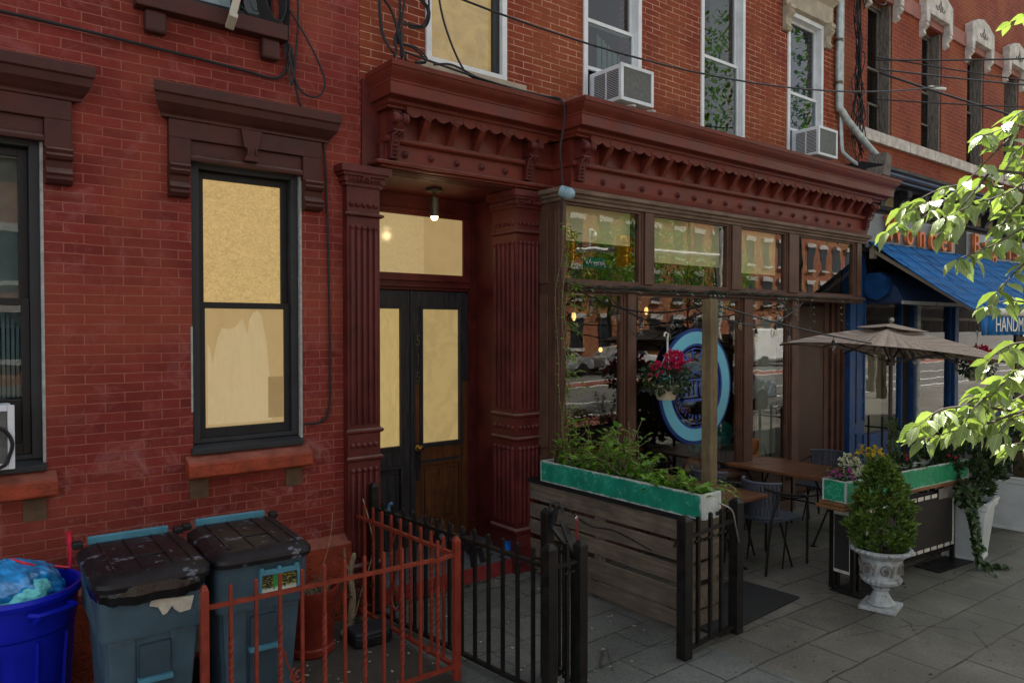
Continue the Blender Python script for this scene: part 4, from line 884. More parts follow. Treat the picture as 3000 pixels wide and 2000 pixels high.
# doorway lamp
dlp=thing('ceiling_lamp','lit brass cylinder lamp hanging from the doorway soffit','lamp',(3.70,.38,3.58))
MB().lathe([(.075,.0),(.075,-.02),(.03,-.03)],(3.70,.38,3.578),18).build('ceiling_rose',mBronze,dlp,smooth=30)
MB().tube([(3.70,.38,3.55),(3.70,.375,3.50)],.012,8).lathe([(.012,3.505),(.042,3.50),(.042,3.33),(.038,3.328),(.038,3.36),(.01,3.37)],(3.70,.375,0),18,cap=False).build('shade',mBronze,dlp,smooth=30)
MB().ball((3.70,.375,3.325),.034,12).build('bulb',mLampE,dlp,smooth=True)
pl=bpy.data.lights.new('doorway_lamp_light','POINT'); pl.energy=2.2*EM; pl.color=(1,.72,.38); pl.shadow_soft_size=.04; plo=bpy.data.objects.new('doorway_lamp_light',pl); COL.objects.link(plo); plo.location=(3.70,.375,3.24)
# ------------------------------------------------------------------ fences
def twist(mb,x,y,z0,z1,s=.011):
    n=28
    for k in range(n):
        za=z0+(z1-z0)*k/n;zb=z0+(z1-z0)*(k+1)/n;a0=k*.55;a1=(k+1)*.55; b0=len(mb.v)
        for z,a in((za,a0),(zb,a1)):
            for j in range(4): mb.v.append((x+s*math.cos(a+j*PI/2),y+s*math.sin(a+j*PI/2),z))
        for j in range(4): mb.f.append((b0+j,b0+(j+1)%4,b0+4+(j+1)%4,b0+4+j))
def picket(x,y,z1,tw,mat,parent,s=.0085,z0=.1):
    m=MB(); m.box(x-s,x+s,y-s,y+s,z0,z1-.01); m.ball((x,y,z1-.012),s*1.05,6)
    if tw: twist(m,x,y,.22,.66,s*1.7)
    m.build('bar',mat,parent)
def post(x,y,z1,s,mat,parent,cap=True):
    m=MB(); m.box(x-s,x+s,y-s,y+s,0,z1-.03); m.prism([(-s,-s),(s,-s),(s,s),(-s,s)],lambda p,q:(x+p,y+q,z1-.03),lambda p,q:(x+p*.45,y+q*.45,z1))
    if cap: m.box(x-s*1.06,x+s*1.06,y-s*1.06,y+s*1.06,z1-.045,z1-.032)
    return m.build('post',mat,parent,bevel=.003)
def scroll(mb,c,r,axis,ph=0,turns=1.6,th=.006,sg=1):
    pts=[]
    for k in range(22):
        t=k/21; a=ph+sg*t*turns*2*PI; rr=r*(1-.8*t); u=rr*math.cos(a); w=rr*math.sin(a)
        pts.append((c[0]+(u if axis=='x' else 0),c[1]+(u if axis=='y' else 0),c[2]+w))
    mb.tube(pts,th,6)
F1=thing('iron_fence','red painted iron fence with scrolls around the bin yard','fence',(2.69,-1.47,0))
post(2.692,-1.47,.945,.022,mIronR,F1,False); post(1.115,-1.47,.965,.020,mIronR,F1,False); post(2.68,-.06,.915,.018,mIronR,F1,False)
m=MB(); m.bar((1.12,-1.47,.845),(2.52,-1.47,.822),.022,.022); m.bar((2.50,-1.475,.812),(2.685,-1.47,.83),.022,.022); m.bar((1.12,-1.47,.10),(2.69,-1.47,.095),.025,.022); m.build_split('rail',mIronR,F1)
m=MB(); m.bar((2.69,-1.46,.822),(2.68,-.06,.80),.022,.022); m.bar((2.69,-1.46,.088),(2.68,-.06,.065),.03,.022); m.ball((2.68,-1.15,.09),.03,6); m.build_split('rail',mIronR,F1)
for i,x in enumerate((1.249,1.385,1.517,1.645,1.778,1.905,2.033,2.161,2.288,2.418,2.547)): picket(x,-1.47,.948,i%2==0,mIronR,F1)
for i,y in enumerate((-.186,-.328,-.47,-.612,-.748,-.888,-1.032,-1.166,-1.319)): picket(2.69,y,.918,i%2==1,mIronR,F1,z0=.07)
m=MB(); scroll(m,(1.62,-1.47,.35),.05,'x',2,1.5); m.tube(spline([(1.53,-1.47,.52),(1.56,-1.47,.42),(1.61,-1.47,.3),(1.645,-1.47,.2)],6),.006,6); scroll(m,(1.57,-1.47,.2),.045,'x',1,1.5,sg=-1); scroll(m,(1.72,-1.47,.2),.045,'x',2,1.5); m.tube(spline([(1.52,-1.47,.47),(1.535,-1.47,.50),(1.55,-1.47,.48)],4),.005,6); m.build('scroll',mIronR,F1)
m=MB(); m.tube(spline([(2.69,-.64,.35),(2.69,-.73,.70),(2.69,-.74,.78),(2.69,-.68,.79),(2.69,-.63,.70)],6),.007,6); scroll(m,(2.69,-.70,.62),.035,'y',1,1.4); scroll(m,(2.69,-.66,.36),.045,'y',3,1.5,sg=-1); m.tube(spline([(2.69,-.62,.42),(2.69,-.62,.28),(2.69,-.68,.22),(2.69,-.73,.26)],5),.007,6); m.build('scroll',mIronR,F1)
F2=thing('iron_fence','black iron fence and open gate posts beside the doorstep, bike locks on its rail','fence',(2.96,-2.1,0))
post(2.80,-.13,1.06,.03,mIronK,F2); post(2.955,-2.09,.99,.036,mIronK,F2); post(3.195,-2.11,.975,.033,mIronK,F2); post(3.19,-1.80,1.12,.033,mIronK,F2)
m=MB(); m.bar((2.80,-.13,.86),(2.95,-2.06,.845),.035,.022); m.bar((2.80,-.13,.04),(2.955,-2.08,.05),.035,.02); m.build_split('rail',mIronK,F2)
for i in range(13):
    t=(i+1)/14.; x=2.80+.152*t; y=-.13-1.96*t; picket(x,y,.945-.02*(1-t),False,mIronK,F2,.0105,z0=.04)
m=MB()
for i in range(6,13):
    t=(i+1)/14.; x=2.80+.152*t; y=-.13-1.96*t
    for sg in(-1,1): m.tube([(x,y+sg*(.01+.02*(1-math.cos(a))),.835-.03*math.sin(a)*1.0-.0*a) for a in[.3*j for j in range(9)]],.005,5)
m.build_split('hook_scroll',mIronK,F2)
gt=MB(); gt.bar((2.99,-2.10,.84),(3.17,-2.11,.85),.03,.02); gt.bar((3.09,-2.10,.02),(3.09,-2.10,.97),.02,.02)
for sg in(-1,1): gt.tube([(3.09+sg*(.01+.02*(1-math.cos(a))),-2.12,.82-.03*math.sin(a)) for a in[.3*j for j in range(9)]],.006,5)
gt.build('latch_bar',mIronK,F2)
g2=MB()
for k in range(6): g2.bar((3.19,-1.84-.04*k,.05),(3.19,-1.84-.04*k,.90),.015,.015)
g2.bar((3.18,-1.80,.15),(3.20,-2.1,.03),.03,.02); g2.bar((3.2,-1.82,.88),(3.2,-2.08,.84),.03,.02); g2.bar((3.19,-1.82,1.02),(3.19,-2.05,.86),.03,.02); g2.bar((3.19,-1.95,1.05),(3.19,-2.07,.87),.05,.015); g2.build('folded_gate',mIronK,F2)
m=MB(); m.tube([(3.20,-1.83,1.10+.0),(3.20,-1.88,1.14),(3.21,-1.92,1.10),(3.22,-1.90,1.0)],.012,6)
lk=tag(MB().bar((3.22,-1.86,1.14),(3.20,-1.84,1.0),.028,.028).tube([(3.18,-1.84,1.10),(3.19,-1.83,1.15),(3.23,-1.87,1.16),(3.24,-1.9,1.10)],.01,6).build('padlock',mBlk,None,bevel=.004),'black bicycle lock hooked over the gate post','lock')
rf=thing('reflector','dark red reflector with a white wire hanger on the gate','reflector',(3.26,-2.0,.95))
MB().prism([(-.02,0),(.02,0),(.025,.12),(.0,.17),(-.02,.15)],lambda p,q:(3.26+p,-2.0+p,.92+q),lambda p,q:(3.275+p,-2.005+p,.92+q)).build('plate',M('dark_red_plate',(.12,.012,.02),.3,.2),rf)
MB().tube([(3.235,-2.02,1.085),(3.265,-2.0,1.09),(3.285,-1.99,1.05),(3.29,-1.985,.95)],.003,5).build('wire_hanger',mText,rf)
m=MB()
for i in range(10):
    t=(i+2)/12.8*.8; x=2.80+.152*t; y=-.13-1.96*t; r_=.03+.012*(i%3)
    m.tube([(x+.02*math.cos(a)*.6+.012,y+r_*math.sin(a)*.55,.875+r_*math.cos(a)) for a in[.52*j for j in range(12)]],.006,6,closed=True)
for i in range(8):
    t=.08+.085*i; x=2.80+.152*t; y=-.13-1.96*t; m.obox((x+.02,y,.80-.02*(i%3)),.02,.05,.035,Matrix.Rotation(.6*i,3,'X'))
m.prism([(-.05,.84),(.07,.84),(.02,.66)],lambda p,q:(2.90,-1.36+p,q),lambda p,q:(2.915,-1.36+p,q))
tag(m.build('cable_lock',mBlk,None,smooth=30),'row of black bike locks and rings on the black fence rail','bike locks')
tag(MB().tube([(2.835,-.36+.045*math.sin(a),.885+.045*math.cos(a)) for a in[.3*j for j in range(15)]],.010,8).build('cable_lock',M('blue_lock',(.05,.17,.30),.4,.1),None,smooth=True),'slate blue curved bike lock on the black fence rail','bike lock')
F3=thing('iron_fence','short black iron gate panel between two square posts in front of the plank screen','fence',(4.4,-2.2,0))
post(4.105,-2.20,1.00,.04,mIronK,F3); post(4.775,-2.15,1.02,.04,mIronK,F3)
m=MB(); m.bar((4.14,-2.20,.845),(4.74,-2.155,.86),.03,.022); m.bar((4.14,-2.20,.06),(4.74,-2.155,.06),.03,.022); m.build_split('rail',mIronK,F3)
for x,y in((4.265,-2.19),(4.42,-2.18),(4.57,-2.165)): picket(x,y,.975,False,mIronK,F3,.012,z0=.05)
m=MB()
for x,y in((4.265,-2.20),(4.42,-2.19),(4.57,-2.175)):
    for sg in(-1,1): m.tube([(x+sg*(.012+.02*(1-math.cos(a))),y,.825-.03*math.sin(a)) for a in[.3*j for j in range(9)]],.006,5)
m.prism([(0,0),(-.10,.035),(-.05,0),(-.08,-.03),(0,-.04)],lambda p,q:(4.07+p,-2.2,.83+q),lambda p,q:(4.07+p,-2.185,.83+q))
m.build_split('hook_scroll',mIronK,F3)
tubeo('loose_cable',[(4.60,-2.12,1.0),(4.66,-2.19,.95),(4.70,-2.20,.82),(4.74,-2.20,.70)],.006,mSteel,'thin steel cable hanging in an arc on the right gate post','cable')
# plank screen
WS=thing('plank_screen','weathered grey horizontal plank fence beside the doorstep','fence',(4.5,-1,0))
zs=[(.012,.135),(.15,.318),(.362,.498),(.522,.660),(.688,.845)]
for i,(z0,z1) in enumerate(zs):
    m=MB(); m.obox((4.475,-.95,(z0+z1)/2),.013,1.03,(z1-z0)/2-.003,Matrix.Rotation(R(.3*((i%3)-1)),3,'X')); m.build('plank',mPlankG,WS,bevel=.003)
MB().box(4.44,4.54,-1.95,.06,.850,.885).build('cap_rail',mBlk,WS)
m=MB(); m.box(4.49,4.55,-1.93,-1.85,0,.85); m.box(4.49,4.55,-1.0,-.93,0,.85); m.box(4.49,4.55,-.02,.05,0,.85); m.build_split('frame_post',mWoodOld,WS)
m=MB()
for i,(z0,z1) in enumerate(zs):
    m.obox((4.70,-1.93,(z0+z1)/2),.20,.012,(z1-z0)/2-.004)
m.build_split('return_plank',mPlankG,WS)
tubeo('fence_wire',[(4.45,-.6,.70),(4.455,-.9,.60),(4.45,-1.2,.62),(4.45,-1.6,.55)],.005,mCable,'thin black wire drooping along the grey planks','wire')
# wooden post
tag(MB().box(4.94,5.035,-1.79,-1.70,0,2.53).build('timber_post',mPostW,None,bevel=.006),'tall pale timber post in front of the oval window sign','post')
# ------------------------------------------------------------------ planter boxes
PB=thing('planter_box','long green and white painted planter box on top of the grey plank screen','planter',(4.55,-1.17,.885))
MB().box(4.447,4.463,-2.085,-.265,.886,1.075).build('front_board',mGreen,PB,bevel=.002)
m=MB(); m.box(4.463,4.66,-2.085,-2.07,.886,1.075); m.box(4.463,4.66,-.28,-.265,.886,1.075); m.box(4.645,4.66,-2.07,-.28,.886,1.075); m.box(4.463,4.645,-2.07,-.28,.886,.90); m.build('box_boards',mPWhite,PB)
m=MB(); frame(m,4.463,4.665,.886,1.08,-2.093,-2.085,.022); m.build('end_trim',mPWhite,PB)
MB().box(4.463,4.645,-2.07,-.28,.90,1.02).build('soil',mSoil,PB)
MB().box(4.60,4.645,-2.097,-2.093,.90,.93).build('small_label',mBlk,PB)
def oriented(c,d,up,L,Wd,mb,fold=.25,droop=.2,seg=3):
    """ovate leaf: base at c, pointing along d, normal up"""
    d=Vector(d).normalized(); s=d.cross(Vector(up))
    if s.length<1e-4: s=d.orthogonal()
    s.normalize(); n=s.cross(d).normalized(); b=len(mb.v); c=Vector(c)
    prof=[(0,.0),(.2,.72),(.45,1.0),(.72,.66),(1,0)] if seg>=3 else [(0,0),(.45,1.0),(1,0)]
    for t,w in prof:
        p=c+d*(L*t)-n*(droop*L*t*t)
        if w==0: mb.v.append(tuple(p)); mb.uv.append((.5,t))
        else:
            for k in(-1,0,1): mb.v.append(tuple(p+s*(k*w*Wd/2)+n*(abs(k)*fold*w*Wd/2))); mb.uv.append((.5+.5*k*w,t))
    m_=len(prof)-2
    mb.f+= [(b,b+2,b+1),(b,b+3,b+2)]
    for i in range(m_-1):
        q=b+1+3*i; mb.f+=[(q,q+1,q+4,q+3),(q+1,q+2,q+5,q+4)]
    q=b+1+3*(m_-1); e=q+3; mb.f+=[(q,q+1,e),(q+1,q+2,e)]
def LB():
    m=MB(); m.uv=[]; return m
rnd=random.Random(11)
def rv(s=1): return Vector((rnd.uniform(-1,1),rnd.uniform(-1,1),rnd.uniform(-1,1)))*s
def vine(stem,leafs,p0,d0,L,n,lsz=.035,rad=.0022,wander=.5,grav=.05,pair=True,clmp=None):
    p=Vector(p0);d=Vector(d0).normalized();pts=[p.copy()];st=L/n
    for i in range(n):
        d=(d+rv(wander*.35)+Vector((0,0,-grav))).normalized(); p=p+d*st
        if clmp: p=clmp(p)
        pts.append(p.copy())
        k=2 if pair else 1
        for j in range(k):
            s=d.cross(Vector((0,0,1))+rv(.4)).normalized()*(1 if j==0 else -1); dd=(s+d*.4+rv(.4)).normalized(); q=lsz*rnd.uniform(.6,1.25)
            oriented(p,dd,Vector((0,0,1))+rv(.5),q,q*.62,leafs,.2,.15)
    stem.tube(pts,rad,4); return pts
# honeysuckle in the planter
HS=thing('honeysuckle','bright green honeysuckle growing out of the long planter and up the shop corner','plant',(4.55,-1.2,1.0))
st=MB(); lf=LB()
for i in range(105):
    y=-.35-1.65*rnd.random(); t=(-y-.3)/1.75
    hgt=.16+.22*math.exp(-((y+1.0)/.45)**2)+(.08 if y>-.6 else 0)
    hgt*= .5 if -1.75<y<-1.45 else 1
    vine(st,lf,(4.50+.12*rnd.random(),y,1.0),(rnd.uniform(-.3,.7),rnd.uniform(-.7,.5),1.0),hgt*rnd.uniform(.8,1.6),rnd.randint(5,8),.062,wander=.8,grav=.10)
for i in range(10): vine(st,lf,(4.52+.1*rnd.random(),-.8-.5*rnd.random(),1.05),(.2,rnd.uniform(-.4,.4),1),rnd.uniform(.35,.5),9,.03,wander=.5,grav=.0)
for i in range(7): vine(st,lf,(4.60,-1.95-.1*rnd.random(),1.05),(rnd.uniform(.3,1),-.25,.6),rnd.uniform(.2,.5),9,.034,wander=.6,grav=.22)
for i in range(260):
    y=-.75-1.0*rnd.random() if rnd.random()<.75 else -.4-1.6*rnd.random(); oriented((4.46+.19*rnd.random(),y,1.01+.10*rnd.random()),rv()+Vector((0,0,.3)),Vector((0,0,1))+rv(.4),.042,.036,lf,.1,.05)
# climber up the corner post
def near(p): p.x=min(max(p.x,4.50),4.80); p.y=min(max(p.y,-.50),-.39); return p
for i in range(5):
    vine(st,lf,(4.62+jit(.03),-.43,1.0),(jit(.1),0,1),2.3 if i<2 else 1.1+.3*i,44 if i<2 else 24,.032,wander=.45,grav=-.12,clmp=near)
for z in(3.15,2.9,2.70,2.55,2.35,2.1,1.9,3.2,2.65,1.75,1.6,1.4):
    for k in range(3): vine(st,lf,(4.62,-.44,z+jit(.08)),(rnd.uniform(-.3,1),-.3,rnd.uniform(-.3,.4)),rnd.uniform(.10,.24),5,.036,wander=.6,grav=.08)
st.build('stems',mDry,HS); lf.build('leaves',mLeafH,HS,smooth='leaf')
fl=LB()
for c in((4.58,-.47,3.22),(4.60,-.47,2.78),(4.66,-.48,2.60),(4.80,-.47,2.95),(4.86,-.47,2.82),(4.66,-.46,2.05),(4.66,-.45,1.42),(4.72,-.47,2.32),(4.60,-1.0,1.38)):
    for k in range(9): oriented(Vector(c)+rv(.012),rv()+Vector((0,0,.3)),rv(),.035,.008,fl,.3,.5)
fl.build('blossoms',leafmat('honeysuckle_flower',(.5,.42,.10),(.62,.55,.30),None,.3,.6),HS,smooth='leaf')
# ------------------------------------------------------------------ bins
def bin_(cx,cy,rz,label,sticker):
    t=thing('wheeled_bin',label,'bin',(cx,cy,0),'grey blue wheeled bins',rz); t.scale=(.90,.89,1)
    def sec(z,hx,hy0,hy1,r=.06,n=5):
        out=[]
        for (sx,sy,a0) in((1,1,0),(-1,1,90),(-1,-1,180),(1,-1,270)):
            ex=hx-r; ey=(hy1 if sy>0 else hy0)-r
            for k in range(n): a=R(a0+90*k/(n-1)); out.append((sx*ex+r*math.cos(a),sy*ey+r*math.sin(a),z))
        return out
    def loft(secs,cap=True):
        m=MB(); k=len(secs[0])
        for s in secs: m.v+=s
        for i in range(len(secs)-1):
            for j in range(k): m.f.append((i*k+j,i*k+(j+1)%k,(i+1)*k+(j+1)%k,(i+1)*k+j))
        if cap: m.f.append(tuple(range(k))[::-1]); m.f.append(tuple((len(secs)-1)*k+j for j in range(k)))
        return m
    # body tapers to the foot; front bottom (towards -y) curves in
    body=loft([sec(.03,.20,.28,.30),sec(.10,.215,.31,.32),sec(.70,.255,.385,.37),sec(.705,.275,.415,.38),sec(.73,.283,.425,.385),sec(.98,.290,.435,.39),sec(.99,.292,.44,.395),sec(1.0,.292,.44,.395)])
    body.build('body',mBin,t,smooth=30,local=True,bevel=0)
    f=MB(); f.prism([(-.07,.10),(.10,.10),(.085,.66),(-.075,.66)],lambda p,q:(p,-.345-.075*(q-.1)/.6,q),lambda p,q:(p,-.30-.07*(q-.1)/.6,q)); f.build('front_recess',M('bin_recess',(.036,.064,.085),.55,.1,5,.05,60),t,local=True)
    f=MB(); f.box(-.085,.10,-.425,-.36,.46,.485); f.build('front_rib',mTeal,t,local=True,bevel=.004)
    f=MB()
    for sg in(-1,1): f.prism([(.075,.10),(.20,.10),(.24,.70),(.09,.70)],lambda p,q:(sg*p,-.322-.072*(q-.1)/.6,q),lambda p,q:(sg*p,-.27-.07*(q-.1)/.6,q))
    f.build_split('front_leg_moulding',mBin,t,local=True,bevel=.012)
    lid=loft([sec(.985,.302,.47,.40,.10),sec(.975,.312,.485,.405,.11),sec(1.0,.318,.49,.41,.11),sec(1.02,.315,.485,.405,.11),sec(1.035,.296,.455,.375,.09),sec(1.046,.282,.43,.355,.08),sec(1.058,.262,.40,.335,.07)])
    lo=lid.build('lid',mLid,t,smooth=25,local=True); 
    gr=MB()
    for x in(-.20,-.055,.11,.215): gr.box(x,x+.012,-.39,.32,1.052,1.066)
    gr.box(-.055,.11,-.14,-.13,1.054,1.066); gr.build_split('lid_ribs',mLid,lo,local=True,bevel=.003)
    h=MB(); h.box(-.24,.24,.39,.425,1.04,1.085); h.build('hinge_bar',mTeal,t,local=True,bevel=.006); h=MB()
    for sg in(-1,1): h.box(sg*.30-.03,sg*.30+.03,.36,.43,1.03,1.07)
    h.build_split('hinge_lug',mBlk,t,local=True,bevel=.01)
    for sg in(-1,1): MB().lathe([(.02,-.025),(.11,-.022),(.12,0),(.11,.022),(.02,.025)],(sg*.25,.30,.12),18,Matrix.Rotation(R(90),3,'Y')).build('wheel',mBlk,t,local=True,smooth=30)
    if sticker:
        s=MB(); s.box(-.03,.21,-.47,-.44,.90,.93); s.box(-.035,-.02,-.47,-.43,.80,.93); s.box(.205,.22,-.47,-.43,.80,.93)
        for x in(-.02,.09,.20): s.box(x-.012,x+.012,-.475,-.44,.925,.945)
        so_=s.build('label_holder',mTeal,t,local=True,bevel=.003)
        mk_,tt,bb_=newmat('torn_label'); v=coords(tt); sx=nd(tt,'ShaderNodeSeparateXYZ'); tt.links.new(v,sx.inputs[0])
        nn=noise(tt,v,60,2); blk=mixc(tt,ramp(tt,noise(tt,coords(tt,(60,1,240)),1,1),[(.55,0.),(.6,.8)]),(.012,.016,.012),(.42,.36,.03))
        gx=math_(tt,'ABSOLUTE',math_(tt,'SUBTRACT',sx.outputs[0],.075)); blk=mixc(tt,ramp(tt,gx,[(.02,1.),(.025,0.)]),blk,(.02,.22,.04))
        tz=math_(tt,'SUBTRACT',sx.outputs[2],math_(tt,'MULTIPLY',nn,.05)); blk=mixc(tt,ramp(tt,tz,[(.79,1.),(.8,0.)]),blk,(.5,.55,.45)); tt.links.new(blk,bb_.inputs['Base Color'])
        MB().box(-.018,.203,-.452,-.446,.795,.90).build('label',mk_,so_,local=True)
    else:
        s=MB(); pts=[]; 
        for k in range(25):
            a=PI+PI*k/24; x=.315*math.copysign(abs(math.cos(a))**.55,math.cos(a)); pts.append((x,-.10-.392*abs(math.sin(a))**.45))
        for i in range(24):
            (xa,ya),(xb,yb)=pts[i],pts[i+1]; z0a=.962-.055*abs(math.sin((i)*PI/24))**.6-.005*(i%3); z0b=.962-.055*abs(math.sin((i+1)*PI/24))**.6-.005*((i+1)%3)
            s.poly([(xa,ya,1.0),(xb,yb,1.0),(xb*1.0,yb-.012*((i+1)%2),(1.0+z0b)/2),(xa,ya-.012*(i%2),(1.0+z0a)/2)]); s.poly([(xa,ya-.012*(i%2),(1.0+z0a)/2),(xb,yb-.012*((i+1)%2),(1.0+z0b)/2),(xb,yb+.01,z0b),(xa,ya+.01,z0a)])
        s.build('bin_liner',mBlkBag,t,local=True,smooth=60)
        s=MB(); s.prism([(-.03,.0),(.015,-.015),(.04,-.06),(.06,-.055),(.09,-.02),(.10,-.04),(.13,-.065),(.19,-.06),(.21,.01),(-.02,.03)],lambda p,q:(p,-.449,.87+q),lambda p,q:(p,-.44,.87+q)); s.build('torn_label',M('torn_paper',(.42,.40,.33),.8,.2,20,.1),t,local=True)
    return t
b1_=bin_(.925,-.935,R(-2),'grey blue wheeled bin with a black liner bag bulging under its lid',False)
b2_=bin_(1.515,-.915,R(-4),'grey blue wheeled bin with a torn green and black label beneath its lid',True)
tag(MB().prism([(0,0),(.05,-.02),(.055,.40),(.005,.40)],lambda p,q:(1.19+p,-.95,.42+q),lambda p,q:(1.19+p,-.94,.42+q)).build('thin_board',M('dusty_board',(.16,.155,.13),.8,.2)),'narrow dusty grey board standing between the two wheeled bins','board')
RB=thing('recycling_bin','round bright blue bin with open handle, cut by the left edge of the photo','bin',(.36,-.47,0))
m=MB(); m.lathe([(.235,.02),(.25,.05),(.295,.62),(.31,.635),(.315,.66),(.325,.80),(.345,.805),(.352,.83),(.345,.85),(.325,.85),(.315,.83),(.30,.70),(.28,.50)],(.36,-.47,0),40,cap=False); m.build('tub',mBlue,RB,smooth=30)
m=MB(); 
for an in(-62,118):
    a=R(an); c,s_=math.cos(a),math.sin(a); f=lambda r,t,z:(.36+r*c-t*s_,-.47+r*s_+t*c,z)
    m.tube([f(.32,-.11,.77),f(.385,-.10,.775),f(.40,0,.775),f(.385,.10,.775),f(.32,.11,.77)],.016,6)
    m.tube([f(.33,-.10,.72),f(.385,-.10,.765)],.012,5)
m.build_split('handle',mBlue,RB,smooth=40)
m=MB(); 
for k in range(10):
    a=2*PI*k/10; m.tube([(.36+.262*math.cos(a),-.47+.262*math.sin(a),.08),(.36+.296*math.cos(a),-.47+.296*math.sin(a),.60)],.012,5)
m.build_split('rib',mBlue,RB,smooth=True)
def blob(c,r,sz,seed,amp=.15,n=22,k=14,top=None):
    rr=random.Random(seed); m=MB(); ph=[rr.uniform(0,6) for _ in range(6)]
    for i in range(k+1):
        a=PI*i/k
        for j in range(n):
            b=2*PI*j/n; q=1+amp*(math.sin(3*b+ph[0]+2*a)+.6*math.sin(7*b+ph[1])*math.sin(a*2)+.5*math.sin(11*b+ph[2]+5*a))
            dn=Vector((math.sin(a)*math.cos(b),math.sin(a)*math.sin(b),math.cos(a))); q+=.10*(1-2*abs(mn.noise(dn*2.3+Vector((seed,0,0)))))-.06+.05*(1-2*abs(mn.noise(dn*6.3)))-.03; q*=1+(.055*math.sin(21*b+3*math.sin(3*a))*max(0,math.cos(a)) if top else 0)
            if top and a<.75: q*=1-.28*math.sin(a/.75*PI)
            m.v.append((c[0]+r*q*math.sin(a)*math.cos(b),c[1]+r*q*math.sin(a)*math.sin(b),c[2]+r*sz*(math.cos(a))*(1+amp*.5*math.sin(5*b+ph[3]))))
    for i in range(k):
        for j in range(n): m.f.append((i*n+j,i*n+(j+1)%n,(i+1)*n+(j+1)%n,(i+1)*n+j))
    return m
TB=thing('trash_bag','translucent blue bag with a red drawstring stuffed in the blue bin','bag',(.36,-.47,.8))
blob((.34,-.45,.78),.275,.80,5,.02,150,60,top=True).build('bag_film',mBag,TB,smooth=80)
blob((.39,-.55,.82),.17,.62,9,.04,90,50).build('bag_bulge',mBag2,TB,smooth=80)
m=MB(); m.tube(spline([(.26,-.44,.985),(.34,-.45,.985),(.45,-.42,.955),(.56,-.37,.90),(.655,-.33,.86)],6),.010,5); m.tube(spline([(.66,-.32,.86),(.665,-.31,.96),(.66,-.30,1.07)],5),[.012]*5+[.014]*5+[.018],5); m.tube(spline([(.36,-.46,1.0),(.42,-.52,.98),(.47,-.50,.95)],5),.008,5); m.build('drawstring',mRedTie,TB)
# ------------------------------------------------------------------ clay pot, shrub, bait box
CPt=thing('plant_pot','glazed dark red round pot of dead stems beside the wheeled bin','pot',(2.12,-.47,0))
MB().lathe([(.15,.0),(.165,.02),(.165,.06),(.15,.07),(.155,.09),(.185,.40),(.195,.42),(.197,.47),(.18,.47),(.175,.43),(.17,.40)],(2.12,-.47,0),36,cap=False).build('pot',mClay,CPt,smooth=30)
MB().lathe([(.172,.39),(.05,.41),(.001,.41)],(2.12,-.47,0),20,cap=False).build('soil',mSoil,CPt)
m=MB()
for k in range(150):
    a=rnd.uniform(0,6.28);r_=.15*math.sqrt(rnd.random());p=Vector((2.12+r_*math.cos(a),-.47+r_*math.sin(a),.40)); m.tube([p,p+rv(.03)+Vector((0,0,.03)),p+rv(.06)+Vector((0,0,.05))],.0015,3)
for q in([(2.15,-.45,.41),(2.2,-.5,.6),(2.3,-.4,.75),(2.37,-.3,.92)],[(2.1,-.5,.41),(2.0,-.42,.55),(1.98,-.4,.7)],[(2.2,-.42,.41),(2.27,-.4,.55)]): m.tube(spline(q,5),.002,4)
m.build('dead_stems',mDry,CPt)
SB=thing('shrub','bare woody shrub stump with a few leaves behind the black box','shrub',(2.52,-.28,0))
m=MB(); m.tube(spline([(2.50,-.30,.0),(2.53,-.30,.25),(2.52,-.28,.42),(2.545,-.3,.58)],6),[.028]*6+[.024]*6+[.02]*6+[.012],8); m.tube(spline([(2.52,-.29,.03),(2.46,-.36,.06),(2.38,-.42,.04)],5),.016,6); m.tube(spline([(2.53,-.29,.42),(2.49,-.27,.5),(2.48,-.26,.62)],5),.008,5); m.tube(spline([(2.55,-.3,.1),(2.62,-.26,.25),(2.70,-.3,.55),(2.72,-.22,.75),(2.69,-.16,.95)],6),.005,5); m.build('stem',mDry,SB,smooth=True)
lf=LB()
for k in range(110): oriented(Vector((2.50,-.26,.02))+Vector((jit(.18),jit(.14),rnd.random()*.35)),rv(),Vector((0,0,1))+rv(.5),.035,.022,lf)
for k in range(16): oriented(Vector((2.10,-.42,.45))+rv(.14),rv(),Vector((0,0,1)),.03,.02,lf)
lf.build('leaves',mLeafTd,SB,smooth='leaf')
BX=thing('bait_box','low black plastic bait station on the yard floor by the red pot','box',(2.53,-.56,0))
m=MB(); m.prism([(-.16,-.09),(-.10,-.13),(.10,-.13),(.15,-.08),(.15,.11),(-.15,.11)],lambda p,q:(2.53+p,-.56+q,.005),lambda p,q:(2.53+p,-.56+q,.085)); m.build('base',mBlk,BX,bevel=.015)
m=MB(); m.prism([(-.15,-.085),(-.09,-.12),(.09,-.12),(.145,-.075),(.145,.10),(-.145,.10)],lambda p,q:(2.53+p*1.04,-.56+q*1.04,.086),lambda p,q:(2.53+p*.95,-.56+q*.95,.108)); m.build('lid',M('dark_slate_lid',(.02,.022,.028),.5,.2,30,.3,90),BX,bevel=.008)
cd_=tag(MB().obox((4.30,.02,.24),.055,.004,.045,Matrix.Rotation(R(8),3,'Y')).build('plastic_card',M('blue_card',(.01,.13,.5),.3,.8,30,.1,20),None),'small bright blue card stuck low beside the fluted column','card')
lt=MB()
for k in range(110):
    x=rnd.uniform(1.4,4.3); y=rnd.uniform(-2.3,-.1) if x>2.7 else rnd.uniform(-1.4,-.2); s_=rnd.uniform(.004,.014); lt.obox((x,y,.012),s_,s_*.5,.002,Matrix.Rotation(rnd.random()*3,3,'Z'))
o=lt.build('litter',M('pale_litter',(.35,.33,.26),.8,.4,9)); o['kind']='stuff'; tag(o,'tiny pale scraps and dry leaf bits scattered on the yard and paving','litter')
sl_=MB()
